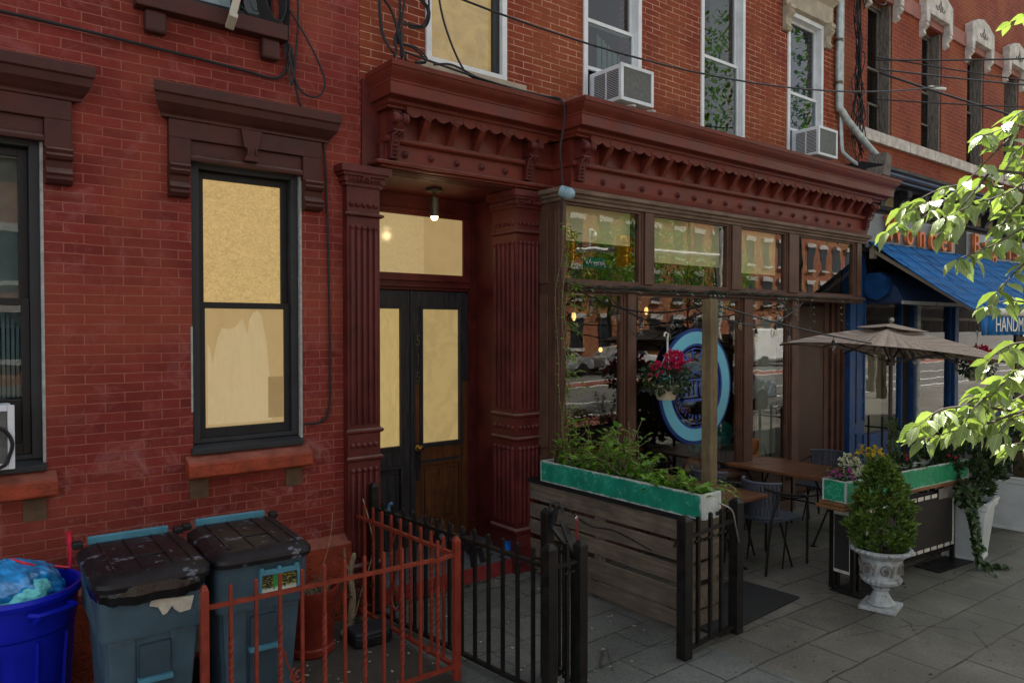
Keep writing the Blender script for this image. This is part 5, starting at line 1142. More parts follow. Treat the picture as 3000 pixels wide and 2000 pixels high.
for k in range(160):
    x=rnd.uniform(3.2,11); y=rnd.uniform(-4.6,-2.0); s_=rnd.uniform(.003,.011); sl_.obox((x,y,.004),s_,s_*rnd.uniform(.3,.8),.0015,Matrix.Rotation(rnd.random()*3,3,'Z'))
o=sl_.build('debris',M('dark_debris',(.05,.035,.02),.9,.8,9)); o['kind']='stuff'; tag(o,'dark specks of leaf debris scattered over the sidewalk flags','debris')
wd=LB()
for k in range(420):
    t=rnd.random(); x=2.75+1.2*t; oriented((x,-.07-.05*rnd.random(),.01),rv()+Vector((0,0,.7)),Vector((0,0,1))+rv(.4),.02,.012,wd)
o=wd.build('weeds',mLeafI,None,smooth='leaf'); o['kind']='stuff'; tag(o,'small weeds growing along the foot of the red doorstep riser','weeds')
# ------------------------------------------------------------------ furniture
def table(cx,cy,label):
    t=thing('cafe_table',label,'table',(cx,cy,0),'slatted wooden cafe tables')
    m=MB(); hx=.38;hy=.62
    n=14
    for k in range(n):
        y=-hy+2*hy*(k+.5)/n; m.box(-hx+.035,hx-.035,y-hy/n+.004,y+hy/n-.004,.72,.738)
    m.build('table_top',mTable,t,local=True,bevel=.002)
    m=MB(); frame_=((-hx,hx,-hy,-hy+.035),(-hx,hx,hy-.035,hy),(-hx,-hx+.035,-hy+.035,hy-.035),(hx-.035,hx,-hy+.035,hy-.035))
    for a,b,c_,d in frame_: m.box(a,b,c_,d,.712,.741)
    m.build('table_edge',mTable,t,local=True,bevel=.003)
    for y in(-.42,.42):
        m=MB()
        for sg in(-1,1): m.tube([(-.28*sg,y+.0,.71),(.0,y+.012*sg,.38),(.30*sg,y,.015)],.012,6); m.lathe([(.03,0),(.03,.012),(.012,.02)],(.30*sg,y,0),10)
        m.build('leg',mIronK,t,local=True,smooth=True)
    MB().tube([(0,-.42,.38),(0,.42,.38)],.010,6).tube([(-.1,-.42,.52),(.12,.42,.25)],.007,5).build('stretcher',mIronK,t,local=True)
    return t
table(7.60,-.93,'large slatted brown cafe table by the shop door, near the flower planter'); table(5.80,-.91,'slatted brown cafe table tucked behind the timber post and long planter')
def chair(x,y,rz,label):
    """faces +x before rotation"""
    t=thing('cafe_chair',label,'chair',(x,y,0),'slate wicker cafe chairs',rz); t.scale=(1.12,1.0,1.06)
    m=MB(); pts=[(.24,-.20),(.24,.20),(.15,.225),(-.18,.20),(-.22,.12),(-.22,-.12),(-.18,-.20),(.15,-.225)]
    m.prism(pts,lambda p,q:(p,q,.425),lambda p,q:(p,q,.445)); m.build('seat',mChair,t,local=True,bevel=.006)
    m=MB(); n=16
    for k in range(n):
        a0=R(180-62+124*k/n);a1=R(180-62+124*(k+1)/n-2); f=lambda a,z:(.02+(.25+.06*(z-.45))*math.cos(a),.235*math.sin(a)*1.0,z)
        m.poly([f(a0,.47),f(a1,.47),f(a1,.765),f(a0,.765)])
    o=m.build('backrest',mChair,t,local=True); s_=o.modifiers.new('s','SOLIDIFY'); s_.thickness=.012
    m=MB(); m.tube([(.02+.27*math.cos(a),.24*math.sin(a),.775) for a in[R(180-64+128*k/12) for k in range(13)]],.014,6); m.tube([(.02+.255*math.cos(a),.24*math.sin(a),.465) for a in[R(180-64+128*k/12) for k in range(13)]],.012,6); m.build_split('back_rim',M('slate_rim',(.075,.085,.11),.45,.2),t,local=True,smooth=True)
    for sg in(-1,1):
        m=MB(); m.tube(spline([(.25,sg*.235,.0),(.25,sg*.235,.50),(.235,sg*.24,.61),(.16,sg*.25,.645),(-.02,sg*.255,.67),(-.15,sg*.23,.70),(-.235,sg*.14,.74)],6),.0125,8); m.build('arm_leg',mIronK,t,local=True,smooth=True)
        m=MB(); m.tube(spline([(-.17,sg*.235,.72),(-.20,sg*.245,.62),(-.27,sg*.25,.50),(-.31,sg*.24,.25),(-.34,sg*.24,.0)],6),.0125,8); m.build('leg',mIronK,t,local=True,smooth=True)
        m=MB(); m.tube([(-.10,sg*.20,.43),(.06,sg*.215,.0)],.010,6); m.tube([(.0,sg*.2,.43),(-.06,sg*.2,.0)],.009,6); m.build('cross_brace',mIronK,t,local=True,smooth=True)
    return t
chair(6.46,-1.36,R(-3),'slate wicker armchair facing the large table, nearest the gate')
chair(6.50,-.70,R(3),'slate wicker armchair between the two tables, closer to the shop window')
chair(8.27,-.92,R(182),'slate wicker armchair on the far side of the large table')
chair(7.72,-.05,R(250),'slate wicker armchair at the wall end of the large table')
MT=tag(MB().obox((5.18,-1.80,.012),.60,.31,.008,Matrix.Rotation(R(3),3,'Z')).build('floor_mat',mGum,None,bevel=.004),'dark grey ribbed rubber mat on the pavement by the short gate','mat')
# right planter stand
ps=Matrix.Rotation(R(-5.6),3,'Z'); o0=Vector((6.13,-2.30,0))
def L2W(p): return tuple(o0+ps@Vector(p))
FS=thing('planter_stand','black metal and plank stand with dark panels edged in white lace','stand',(7.1,-2.3,0))
def lbox(mb,x0,x1,y0,y1,z0,z1): return mb.obox(L2W(((x0+x1)/2,(y0+y1)/2,(z0+z1)/2)),(x1-x0)/2,(y1-y0)/2,(z1-z0)/2,ps)
m=MB(); lbox(m,-.03,2.02,.0,.24,.765,.795); lbox(m,-.05,.30,-.01,.26,.735,.763); lbox(m,1.6,2.0,-.0,.24,.735,.763); m.build_split('top_plank',plank('orange_old_plank',(.12,.05,.02),(.30,.15,.06),'x',.7),FS,bevel=.006)
m=MB()
for x in(.12,.20,1.78): lbox(m,x,x+.035,.0,.035,0,.76); lbox(m,x,x+.035,.20,.235,0,.76)
lbox(m,.15,1.8,.01,.03,.12,.15); lbox(m,.15,1.8,.01,.03,.68,.74); m.build_split('frame',mIronK,FS)
m=MB(); lbox(m,.30,1.74,-.012,0,.20,.70); m.build('dark_panel',mBoard,FS)
m=MB(); lbox(m,.28,1.76,-.018,-.013,.68,.715); lbox(m,.28,1.76,-.018,-.013,.185,.215); lbox(m,.28,.305,-.018,-.013,.215,.68); lbox(m,1.735,1.76,-.018,-.013,.215,.68); m.build('lace_edge',mLace,FS)
m=MB()
for k in range(12): lbox(m,.36+.12*k,.372+.12*k,-.024,-.019,.67,.72); lbox(m,.36+.12*k,.372+.12*k,-.024,-.019,.18,.22)
m.build_split('lacing',mBlk,FS)
m=MB(); lbox(m,.135,.19,.04,.2,.15,.70); m.build('end_panel',mLace,FS); m=MB(); lbox(m,.125,.132,.05,.19,.18,.66); m.build('end_board',mBoard,FS)
m=MB(); lbox(m,.05,.75,-.10,.18,.004,.012); lbox(m,1.3,2.0,-.12,.12,.004,.012); m.build_split('foot_plate',mIronK,FS)
m=MB(); lbox(m,1.45,1.70,-.03,-.025,.66,.76); m.build_split('clip_plate',mSteel,FS)
GP=thing('planter_box','green painted planter box of mixed flowers on the black stand','planter',(7.1,-2.3,.8))
m=MB(); lbox(m,0,2.07,-.0,.015,.797,.985); m.build('front_board',mGreen2,GP,bevel=.002)
m=MB(); lbox(m,0,.015,.016,.21,.80,.985); m.build('end_board',swirlgreen('green_end_board',(.004,.17,.085),1),GP,bevel=.002)
m=MB(); lbox(m,0,2.07,.211,.225,.797,.985); lbox(m,2.055,2.07,.016,.21,.797,.985); m.build('back_boards',mPWhite,GP)
m=MB(); lbox(m,.016,2.054,.016,.21,.80,.94); m.build('soil',mSoil,GP)
m=MB() # daisy outline painted on the end
pts=[L2W((-.002,.112+(.055+.014*math.sin(7*a))*math.cos(a),.895+(.055+.014*math.sin(7*a))*math.sin(a))) for a in[k*2*PI/60 for k in range(60)]]
m.tube(pts,.0018,4,closed=True); m.build('painted_flower',M('mint_line',(.12,.55,.38),.5),GP)
def flowers(name,c,rad,hz,leafm,nl,petm,nf,label,cat='flowers',lsz=.03,fs=.028,group=None,parent=None,zs=1.0):
    t=thing(name,label,cat,tuple(c),group)
    lf=LB(); c=Vector(c)
    for k in range(nl):
        d=rv(); d.z=abs(d.z)
        if d.length<1e-3: continue
        d.normalize(); q=rnd.random()**.5; p=c+Vector((d.x*rad*q,d.y*rad*q,d.z*hz*q)); oriented(p,d+rv(.8),Vector((0,0,1))+rv(.6),lsz*rnd.uniform(.6,1.2),lsz*.8,lf,.15,.2)
    lf.build('leaves',leafm,t,smooth='leaf'); pf=LB()
    for k in range(nf):
        d=Vector((rnd.uniform(-1,1),rnd.uniform(-1,.6),rnd.uniform(.15,1))).normalized(); p=c+Vector((d.x*rad,d.y*rad,d.z*hz*1.05))*rnd.uniform(.85,1.05)
        for j in range(9):
            oriented(p+rv(fs*.35),d+rv(.9),d+rv(.5),fs*.6,fs*.5,pf,.1,.1)
    pf.build('blossoms',petm,t,smooth='leaf'); return t
fg='flowers in the right green planter'
flowers('flowering_plant',L2W((.10,.12,.96)),.12,.13,mLeafG,160,mPetP,12,'pink verbena blossoms at the near end of the right green planter','flowers',.028,.034,fg)
flowers('flowering_plant',L2W((.24,.13,.99)),.13,.17,mLeafG,120,mPetW,44,'cream white blossoms behind the pink ones in the right green planter','flowers',.03,.036,fg)
flowers('flowering_plant',L2W((.55,.13,1.04)),.14,.19,mLeafTh,120,mPetY,46,'yellow blossoms above the conifer in the right green planter','flowers',.03,.034,fg)
flowers('flowering_plant',L2W((1.15,.12,.98)),.16,.14,mLeafI,200,mPetR,6,'red blossoms among leaves in the middle of the right green planter','flowers',.04,.03,fg)
flowers('flowering_plant',L2W((1.75,.12,.96)),.20,.14,mLeafI,220,mPetR,5,'few red blossoms at the far end of the right green planter','flowers',.04,.03,fg)
tt=thing('tall_plant','dark bushy tomato like plant rising behind the yellow flowers','plant',L2W((.9,.15,.95))); lf=LB(); st=MB()
for k in range(9): vine(st,lf,L2W((.85+.25*rnd.random(),.15,.95)),(jit(.3),jit(.2),1),.48,12,.05,wander=.4,grav=-.02)
st.build('stems',mTwig,tt); lf.build('leaves',mLeafI,tt,smooth='leaf')
# urn with conifer
UR=thing('urn_planter','ornate weathered white urn on the pavement in front of the right green planter','urn',(6.13,-2.60,0))
UC=Vector((6.13,-2.60,0))
m=MB(); m.obox(UC+Vector((0,0,.018)),.14,.14,.017,Matrix.Rotation(R(12),3,'Z')); m.build('plinth',mUrn,UR,bevel=.006)
m=MB(); m.lathe([(.105,.036),(.11,.045),(.10,.055),(.085,.075),(.065,.115),(.055,.135),(.052,.15)],UC,32,flute=24,fl_amp=.05,fl_range=(.05,.14)); m.lathe([(.055,.15),(.068,.16),(.07,.175),(.058,.185)],UC,32); m.build('foot',mUrn,UR,smooth=20)
m=MB(); m.lathe([(.06,.185),(.10,.20),(.135,.225),(.145,.25),(.14,.262)],UC,48,flute=22,fl_amp=.13,fl_range=(.19,.262)); m.build('gadroon',mUrn,UR,smooth=25)
m=MB(); m.lathe([(.138,.262),(.14,.28),(.148,.32),(.158,.40),(.17,.43),(.195,.45),(.215,.462),(.228,.478),(.225,.50),(.212,.505),(.20,.495),(.185,.47)],UC,40,cap=False); m.build('bowl',mUrn,UR,smooth=25)
m=MB()
for k in range(26):
    a=2*PI*k/26; m.ball(UC+Vector((.218*math.cos(a),.218*math.sin(a),.488)),.026,8,.62)
m.build('rim_ovolo',mUrn,UR,smooth=True)
m=MB()
for k in range(7):
    a0=2*PI*k/7+.2
    pts=[]; 
    for j in range(26):
        t=j/25; a=a0+ .30*(1-.75*t)*math.cos(t*9); z=.345+.052*(1-.75*t)*math.sin(t*9); r_=.152+.12*(z-.30)*.9+.004
        pts.append(UC+Vector((r_*math.cos(a),r_*math.sin(a),z)))
    m.tube(pts,.006,5); 
    for j in range(6):
        aa=a0+.06*math.cos(j*1.05); z=.345+.012*math.sin(j*1.05); r_=.158; m.ball(UC+Vector((r_*math.cos(aa),r_*math.sin(aa),z)),.008,6)
    m.tube([UC+Vector(((.157+.0)*math.cos(a0+.3+.15*s),(.157)*math.sin(a0+.3+.15*s),.30+.09*s)) for s in[j/6 for j in range(7)]],.009,5)
m.build('relief',mUrnD,UR)
MB().lathe([(.2,.455),(.08,.47),(.001,.475)],UC,20,cap=False).build('soil',mSoil,UR)
def conifer(name,base,h,rad,mat,label,nclump,nsp,shape,seed,trunk_r=.012,dark=None):
    t=thing(name,label,'conifer',tuple(base)); rr=random.Random(seed); lf=LB(); base=Vector(base)
    for i in range(nclump):
        u=rr.random()**.85; z=h*u; a=rr.uniform(0,2*PI); R0=rad*shape(u)*(1+.55*mn.noise(Vector((math.cos(a)*1.7,math.sin(a)*1.7,u*5+seed)))); q=rr.uniform(.55,1.0)**.6
        q=q if i%7 else q*1.12; c=base+Vector((R0*q*math.cos(a),R0*q*math.sin(a),z)); out=Vector((math.cos(a),math.sin(a),.55+.5*rr.random()))
        for k in range(nsp):
            d=(out+Vector((rr.uniform(-1,1),rr.uniform(-1,1),rr.uniform(-.8,1)))*.75).normalized(); L=rr.uniform(.04,.085)
            p=c+Vector((rr.uniform(-1,1),rr.uniform(-1,1),rr.uniform(-1,1)))*.022
            oriented(p,d,Vector((rr.uniform(-1,1),rr.uniform(-1,1),rr.uniform(-1,1))),L,L*.34,lf,.1,.15,seg=2)
            for sg in(-1,1):
                s=d.cross(Vector((rr.uniform(-1,1),rr.uniform(-1,1),1))).normalized(); oriented(p+d*L*.35,(d+s*sg*.9).normalized(),out,L*.6,L*.2,lf,.1,.1,seg=2)
    lf.build('crown',mat,t,smooth='leaf')
    MB().tube([base,base+Vector((0,0,h*.8))],trunk_r,6).build('trunk',mBark,t); return t
conifer('conifer',(6.13,-2.60,.47),.73,.225,mLeafTh,'cone shaped green conifer growing in the white urn',330,9,lambda u:(.70+1.2*u if u<.25 else 1.0-.55*(u-.25) if u<.6 else .78*max(0,1-((u-.6)/.42)**.95)+.07),4)
PW=thing('planter_pot','tall tapered square white pot with ivy trailing down its side','planter',(8.18,-2.50,0))
def sqpot(t,c,h,b0,b1,rz):
    c=Vector(c); mz=Matrix.Rotation(rz,3,'Z')
    def ring(hw,z): return [tuple(c+mz@Vector((sx*hw,sy*hw,z))) for sx,sy in((-1,-1),(1,-1),(1,1),(-1,1))]
    m=MB(); secs=[(b0,0),(b0,.03),(b0-.004,.032),(b1-.03,h-.08),(b1-.012,h-.075),(b1-.008,h-.03),(b1,h-.025),(b1,h),(b1-.03,h),(b1-.045,h-.1)]
    for s in secs: m.v+=ring(*s)
    for i in range(len(secs)-1):
        for j in range(4): m.f.append((i*4+j,i*4+(j+1)%4,(i+1)*4+(j+1)%4,(i+1)*4+j))
    m.f.append((3,2,1,0)); m.build('pot',mPlW,t,bevel=.004)
    m=MB(); m.v+=ring(b1-.045,h-.07); m.f.append((0,1,2,3)); m.build('soil',mSoil,t)
sqpot(PW,(8.20,-2.47,0),.60,.17,.25,R(8))
conifer('conifer',(8.20,-2.45,.62),.70,.33,mLeafTd,'dark rounded conifer in the ivy trailed white pot',520,8,lambda u:math.sin(PI*min(1,.12+.86*u))**.7,6,.012)
IV=thing('ivy','dark ivy trailing from the tapered white pot to the pavement','ivy',(7.82,-2.55,0)); st=MB(); lf=LB()
for k in range(14):
    x=7.86+jit(.08); pts=[(x+.05,-2.58+jit(.04),.60),(x-.05+jit(.03),-2.66,.52),(x-.03+jit(.04),-2.68,.35),(x-.02+jit(.05),-2.70+jit(.03),.18),(x+jit(.08),-2.73,.05),(x+rnd.uniform(-.1,.35),-2.85+jit(.08),.02)][:rnd.choice([3,4,6,6])]
    P=spline(pts,6); st.tube(P,.002,4)
    for p in P:
        for j in range(2): oriented(Vector(p)+rv(.012),Vector((jit(1),-.7,jit(.8)-.3)),Vector((0,-1,.5))+rv(.4),.045,.045,lf,.1,.1)
for k in range(160): oriented(Vector((7.95,-2.58,.66))+Vector((jit(.16),jit(.10),jit(.10))),rv(),Vector((-.3,-.7,.6))+rv(.4),.05,.048,lf,.1,.1)
st.build('stems',mTwig,IV); lf.build('leaves',mLeafI,IV,smooth='leaf')
PW2=thing('planter_pot','second tapered white pot farther along the pavement, cut by the right edge','planter',(9.75,-2.35,0)); sqpot(PW2,(9.85,-2.38,0),.62,.19,.27,R(5))
conifer('conifer',(9.85,-2.38,.60),.72,.34,mLeafTd,'dark conifer in the farther white pot behind the sunlit leaves',300,8,lambda u:math.sin(PI*min(1,.12+.86*u))**.7,8)
# back iron fence by the bakery
F4=thing('iron_fence','thin black iron railing at right angles to the blue bakery front','fence',(10.35,-1.2,0))
m=MB(); m.bar((10.35,-.4,.92),(10.35,-2.0,.92),.03,.02); m.bar((10.35,-.4,.12),(10.35,-2.0,.12),.03,.02); m.build_split('rail',mIronK,F4)
for k in range(9): picket(10.35,-.45-.19*k,1.08,False,mIronK,F4,.012)
# parasol
UM=thing('parasol','taupe market parasol standing over the tables','parasol',(8.04,-1.8,0))
def c2w(Xc,Zc,z): return Vector((.784*Xc+.621*Zc,-5.45-.621*Xc+.784*Zc,z))
top=c2w(4.03,7.85,2.31); cor=[c2w(3.37,6.91,2.14),c2w(4.97,7.19,1.95),c2w(4.69,8.79,1.93),c2w(3.09,8.51,2.12)]
m=MB(); N=12
def canopy(m,r0,r1,dz=0,sagk=.05):
    for i in range(4):
        A_,B_=cor[i],cor[(i+1)%4]
        for u in range(N):
            for w in range(8):
                def P(uu,ww):
                    e=A_.lerp(B_,uu/N); e=e+Vector((0,0,.02*math.sin(PI*uu/N))); rr_=r0+(r1-r0)*ww/8; p=top.lerp(e,rr_); p.z-= sagk*math.sin(PI*rr_)*math.sin(PI*uu/N); p.z+=dz+.03*math.sin(PI*rr_); return tuple(p)
                m.poly([P(u,w),P(u+1,w),P(u+1,w+1),P(u,w+1)])
canopy(m,.0,1.0); o=m.build('canopy',mUmb,UM,smooth=True); s_=o.modifiers.new('s','SOLIDIFY'); s_.thickness=.004
m=MB(); canopy(m,.0,.30,.035,.02); o=m.build('vent',mUmb,UM,smooth=True); s_=o.modifiers.new('s','SOLIDIFY'); s_.thickness=.004
m=MB(); 
pc=Vector((top.x,top.y,0)); hub=Vector((top.x,top.y,1.93))
for c in cor: m.bar(top-Vector((0,0,.06)),c-Vector((0,0,.02)),.018,.018); m.bar(hub,top.lerp(c,.52)-Vector((0,0,.06)),.02,.02)
for i in range(4):
    c=(cor[i]+cor[(i+1)%4])/2; m.bar(top-Vector((0,0,.06)),c-Vector((0,0,.03)),.014,.014)
m.build_split('rib',M('brown_rib',(.035,.025,.02),.5,.2),UM)
MB().tube([(top.x,top.y,0),(top.x,top.y,2.30)],.021,10).lathe([(.045,1.90),(.045,1.97)],(top.x,top.y,0),12).build('pole',M('brown_pole',(.05,.035,.028),.4,.2),UM,smooth=30)
MB().ball(top+Vector((0,0,.07)),.03,10).tube([top,top+Vector((0,0,.07))],.012,6).build('finial',mSteel,UM,smooth=True)
MB().lathe([(.24,0),(.24,.05),(.05,.09),(.04,.30)],(top.x,top.y,0),20).build('base',mBlk,UM,smooth=30)
tag(MB().box(10.02,10.14,-2.45,-2.33,0,2.20).build('timber_post',mPostW,None),'farther timber post behind the sunlit leaves at the end of the parasol','post')
# ------------------------------------------------------------------ string lights
def bulb(m_c,m_g,p,s=1):
    p=Vector(p); m_c.tube([p,p-Vector((0,0,.035*s))],.003,4); m_c.lathe([(.006,0),(.014,-.005),(.016,-.045),(.012,-.05)],p-Vector((0,0,.035*s)),8)
    m_g.lathe([(.011,0),(.018,-.018),(.024,-.045),(.018,-.068),(.003,-.078)],p-Vector((0,0,.085*s)),10)
def strand(name,a,b,d,bulbs,label,wv=.0):
    t=thing(name,label,'string lights',a,'festoon lights over the patio'); P=sag(a,b,d,24); MB().tube(P,.0075,5).build('wire',mCable,t,smooth=True)
    for f in bulbs:
        p=Vector(a).lerp(Vector(b),f)-Vector((0,0,4*d*f*(1-f))); c_=MB(); g=MB(); bulb(c_,g,p); so_=c_.build('socket',mBlk,t,smooth=True); so_['_a']=t['_a']; g.build('bulb',mBulb,so_,smooth=True)
PT=(4.99,-1.74,2.50)
strand('string_light',(4.70,-.48,2.66),PT,.14,(.12,.3,.52,.74,.9),'bulb string from the shop corner to the top of the timber post')
strand('string_light',(5.0,-.46,2.70),(5.02,-1.72,2.46),.22,(.2,.42,.66),'second sagging bulb string left of the timber post')
strand('string_light',PT,(8.2,-2.3,2.05),.07,(.10,.28,.46,.64,.82),'bulb string from the timber post across the taupe parasol')
strand('string_light',(5.05,-1.72,2.42),(8.60,-.46,2.62),.18,(.16,.38,.6,.8),'bulb string running back from the timber post to the shop front')
strand('string_light',(8.2,-2.3,2.05),(10.05,-2.36,2.12),.10,(.1,.35,.6,.85),'bulb string from the parasol to the farther timber post')
gw=MB(); rr=random.Random(21); bl=MB()
for (xa,xb) in((4.70,10.2),(4.75,7.6),(5.2,8.9)):
    pts=[]; x=xa
    while x<xb: pts.append((x,-.455+rr.uniform(-.02,.0),2.69+rr.uniform(-.045,.025))); x+=rr.uniform(.08,.2)
    gw.tube(spline(pts,3),.0045,4)
for k in range(15):
    x=4.8+rr.random()*5.2; L=rr.uniform(.15,.55); q=[(x+rr.uniform(-.06,.06)*j,-.46,2.69-L*j/5) for j in range(6)]+[(x+rr.uniform(-.1,.1),-.46,2.69-L+.06)]
    gw.tube(spline(q,3),.004,4)
    for j in range(4): bl.tube([(x+rr.uniform(-.04,.04),-.47,2.66-L*j/5),(x+rr.uniform(-.04,.04)+.015,-.48,2.64-L*j/5)],.004,4)
t=thing('fairy_lights','dark green fairy light wire wound along the shop transom rail','string lights',(7,-.45,2.7)); gw.build('wire',M('green_black_wire',(.015,.035,.025),.5,.2),t); bl.build('mini_bulbs',M('mini_bulb',(.25,.3,.27),.3,.2),t)
# ------------------------------------------------------------------ hanging baskets
def basket(c,label,hook=True):
    t=thing('hanging_basket',label,'hanging basket',tuple(c)); c=Vector(c)
    MB().lathe([(.085,0),(.09,.005),(.125,.13),(.135,.135),(.135,.15),(.12,.15)],c,24,cap=False).lathe([(.001,.002),(.085,0)],c,24,cap=False).build('pot',M('cream_pot',(.50,.45,.33),.5,.1),t,smooth=30)
    lf=LB(); pf=LB()
    for k in range(520):
        d=rv().normalized(); q=rnd.random()**.4; p=c+Vector((d.x*.25*q,d.y*.25*q,.21+d.z*.17*q)); oriented(p,d+rv(.6),Vector((0,0,1))+rv(.7),.045,.045,lf,.12,.25)
    lf.build('leaves',mLeafG,t,smooth='leaf')
    for cc,n_ in(((.04,-.05,.40),9),((.10,-.02,.42),9),((.18,-.05,.33),7),((-.05,-.1,.34),4),((-.20,-.05,.32),4),((0,-.1,.37),5),((.13,.05,.38),6)):
        for k in range(n_*3):
            p=c+Vector(cc)+rv(.07)
            for j in range(7): oriented(p,rv()+Vector((0,-.3,.3)),rv(),.028,.024,pf,.1,.1)
    pf.build('blossoms',mPetR,t,smooth='leaf')
    m=MB(); hk=c+Vector((.02,0,.62))
    for a in(0,2.1,4.2): m.tube([c+Vector((.125*math.cos(a),.125*math.sin(a),.14)),hk-Vector((0,0,.12))],.003,4)
    m.tube([hk-Vector((0,0,.13)),hk-Vector((0,0,.0)),hk+Vector((.012,0,.03)),hk+Vector((-.015,0,.06)),hk+Vector((-.045,0,.045)),hk+Vector((-.05,0,.015))],.009,6); m.build('hanger',mText,t,smooth=True)
    m=MB(); m.tube([hk+Vector((-.02,0,.055)),(hk.x,hk.y,2.56)],.003,4); m.build('suspension_wire',mCable,t); return t
basket((5.82,-.60,1.58),'cream hanging basket of magenta geraniums beside the timber post')
basket((11.2,-1.5,1.58),'far hanging basket of red flowers in front of the bakery')
# ------------------------------------------------------------------ oval sign
OS=thing('oval_sign','oval light blue window sign with dark blue rim and temple emblem','sign',(6.55,-.36,1.66))
def ell(a,b,z0=1.665,x0=6.565,n=56): return [(x0+a*math.cos(2*PI*k/n),z0+b*math.sin(2*PI*k/n)) for k in range(n)]
def ringm(ao,bo,ai,bi,y0,y1):
    m=MB(); o_=ell(ao,bo); i_=ell(ai,bi); n=len(o_); b0=0
    for y in(y0,y1):
        m.v+=[(x,y,z) for x,z in o_]+[(x,y,z) for x,z in i_]
    for k in range(n):
        q=(k+1)%n; m.f+=[(k,q,n+q,n+k),(2*n+k,3*n+k,3*n+q,2*n+q),(k,2*n+k,2*n+q,q),(n+k,n+q,3*n+q,3*n+k)]
    return m
ringm(.62,.63,.52,.535,-.40,-.385).build('dark_rim',mSgnB,OS); ringm(.585,.595,.45,.465,-.408,-.4005).build('light_ring',mSgnL,OS); ringm(.45,.465,.425,.44,-.404,-.39).build('inner_rim',mSgnB,OS); ringm(.40,.415,.392,.407,-.40,-.395).build('fine_line',mLetB,OS)
for i,ch in enumerate('CAFE'):
    a=R(146-24*i); x=6.565+.345*math.cos(a); z=1.665+.355*math.sin(a); text_mesh(ch,.17,.003,mLetB,'sign_letter',OS,Matrix.Translation((x,-.40,z))@Matrix.Rotation(-(a-R(90)),4,'Y')@FY,(.9,1))
wd_='MEDITERRANEAN'
for i,ch in enumerate(wd_):
    a=R(205+130*i/(len(wd_)-1)); x=6.565+.335*math.cos(a); z=1.665+.345*math.sin(a); text_mesh(ch,.075,.002,mLetB,'sign_letter',OS,Matrix.Translation((x,-.40,z))@Matrix.Rotation(-(a+R(90)),4,'Y')@FY,(1.0,1))
m=MB(); 
for k in range(5): m.box(6.40+.08*k,6.418+.08*k,-.40,-.395,1.55,1.72)
m.box(6.36,6.77,-.40,-.395,1.73,1.745); m.box(6.36,6.77,-.40,-.395,1.50,1.53); m.bar((6.36,-.398,1.745),(6.565,-.398,1.83),.004,.013); m.bar((6.77,-.398,1.745),(6.565,-.398,1.83),.004,.013); m.build('temple_emblem',mLetB,OS)
# ------------------------------------------------------------------ inside the cafe
for p,lb in(((5.35,.25,2.42),'glowing filament bulb inside the cafe window, leftmost'),((6.60,.35,2.50),'glowing filament bulb inside above the oval sign'),((6.05,.55,2.05),'round glowing bulb inside left of the oval sign')):
    t=thing('pendant_bulb',lb,'lamp',p,'filament bulbs inside the cafe'); MB().ball(p,.024,10,1.9 if lb[0]=='g' else 1.2).build('bulb',mWarmE,t,smooth=True); MB().tube([p,(p[0],p[1],3.85)],.004,4).lathe([(.012,0),(.016,.05)],Vector(p)+Vector((0,0,.04)),8).build('flex',mBlk,t)
for i,p in enumerate(((5.35,.25,2.32),(6.60,.35,2.4),(6.05,.55,1.95))):
    q=bpy.data.lights.new('cafe_bulb_light','POINT'); q.energy=5*EM; q.color=(1,.62,.28); q.shadow_soft_size=.05; qo=bpy.data.objects.new('cafe_bulb_light',q); COL.objects.link(qo); qo.location=p
def person(c,label):
    """seated figure seen from behind, leaning forward"""
    x,y,z=c; me=bpy.data.meshes.new('body')
    J=[(0,0,0),(0,.02,.16),(0,.05,.34),(0,.07,.47),(0,.09,.55),(0,.11,.62),(0,.12,.70),(.19,.06,.44),(.24,.12,.20),(.12,.34,.16),(-.19,.06,.44),(-.24,.12,.20),(-.12,.34,.16),(.11,.02,-.02),(.13,.40,.0),(.13,.38,-.42),(-.11,.02,-.02),(-.13,.40,.0),(-.13,.38,-.42),(.13,.48,-.44),(-.13,.48,-.44)]
    E_=[(0,1),(1,2),(2,3),(3,4),(4,5),(5,6),(3,7),(7,8),(8,9),(3,10),(10,11),(11,12),(0,13),(13,14),(14,15),(0,16),(16,17),(17,18),(15,19),(18,20)]
    Rr=[.15,.13,.15,.12,.055,.085,.07,.065,.045,.03,.065,.045,.03,.10,.075,.045,.10,.075,.045,.04,.04]
    me.from_pydata([(x-b if False else x+a,y+b,z+q) for a,b,q in J],E_,[]); o=bpy.data.objects.new('person',me); COL.objects.link(o); s=o.modifiers.new('skin','SKIN'); o.modifiers.new('sub','SUBSURF').levels=2
    o.modifiers['sub'].render_levels=2
    for i,v in enumerate(me.skin_vertices[0].data): v.radius=(Rr[i],Rr[i]); v.use_root=(i==0)
    me.materials.append(mSkin); tag(o,label,'person'); return o
pr_=person((8.12,.42,.52),'seated person in a teal shirt seen from behind through the cafe window')
m=MB(); m.lathe([(.17,.44),(.175,.60),(.165,.75),(.195,.92),(.185,1.0),(.10,1.06),(.05,1.09)],(8.12,.46,.02),20); 
for sg in(-1,1): m.tube([(8.12+sg*.15,.50,.98),(8.12+sg*.235,.52,.86),(8.12+sg*.27,.57,.72),(8.12+sg*.17,.75,.70)],[.075,.07,.06,.045],10)
m.build('shirt',mTealCloth,pr_,smooth=True); m=MB(); m.ball((8.12,.52,1.21),.115,14,1.15); m.ball((8.12,.43,1.12),.075,10,1.5); m.build('hair',mHair,pr_,smooth=True)
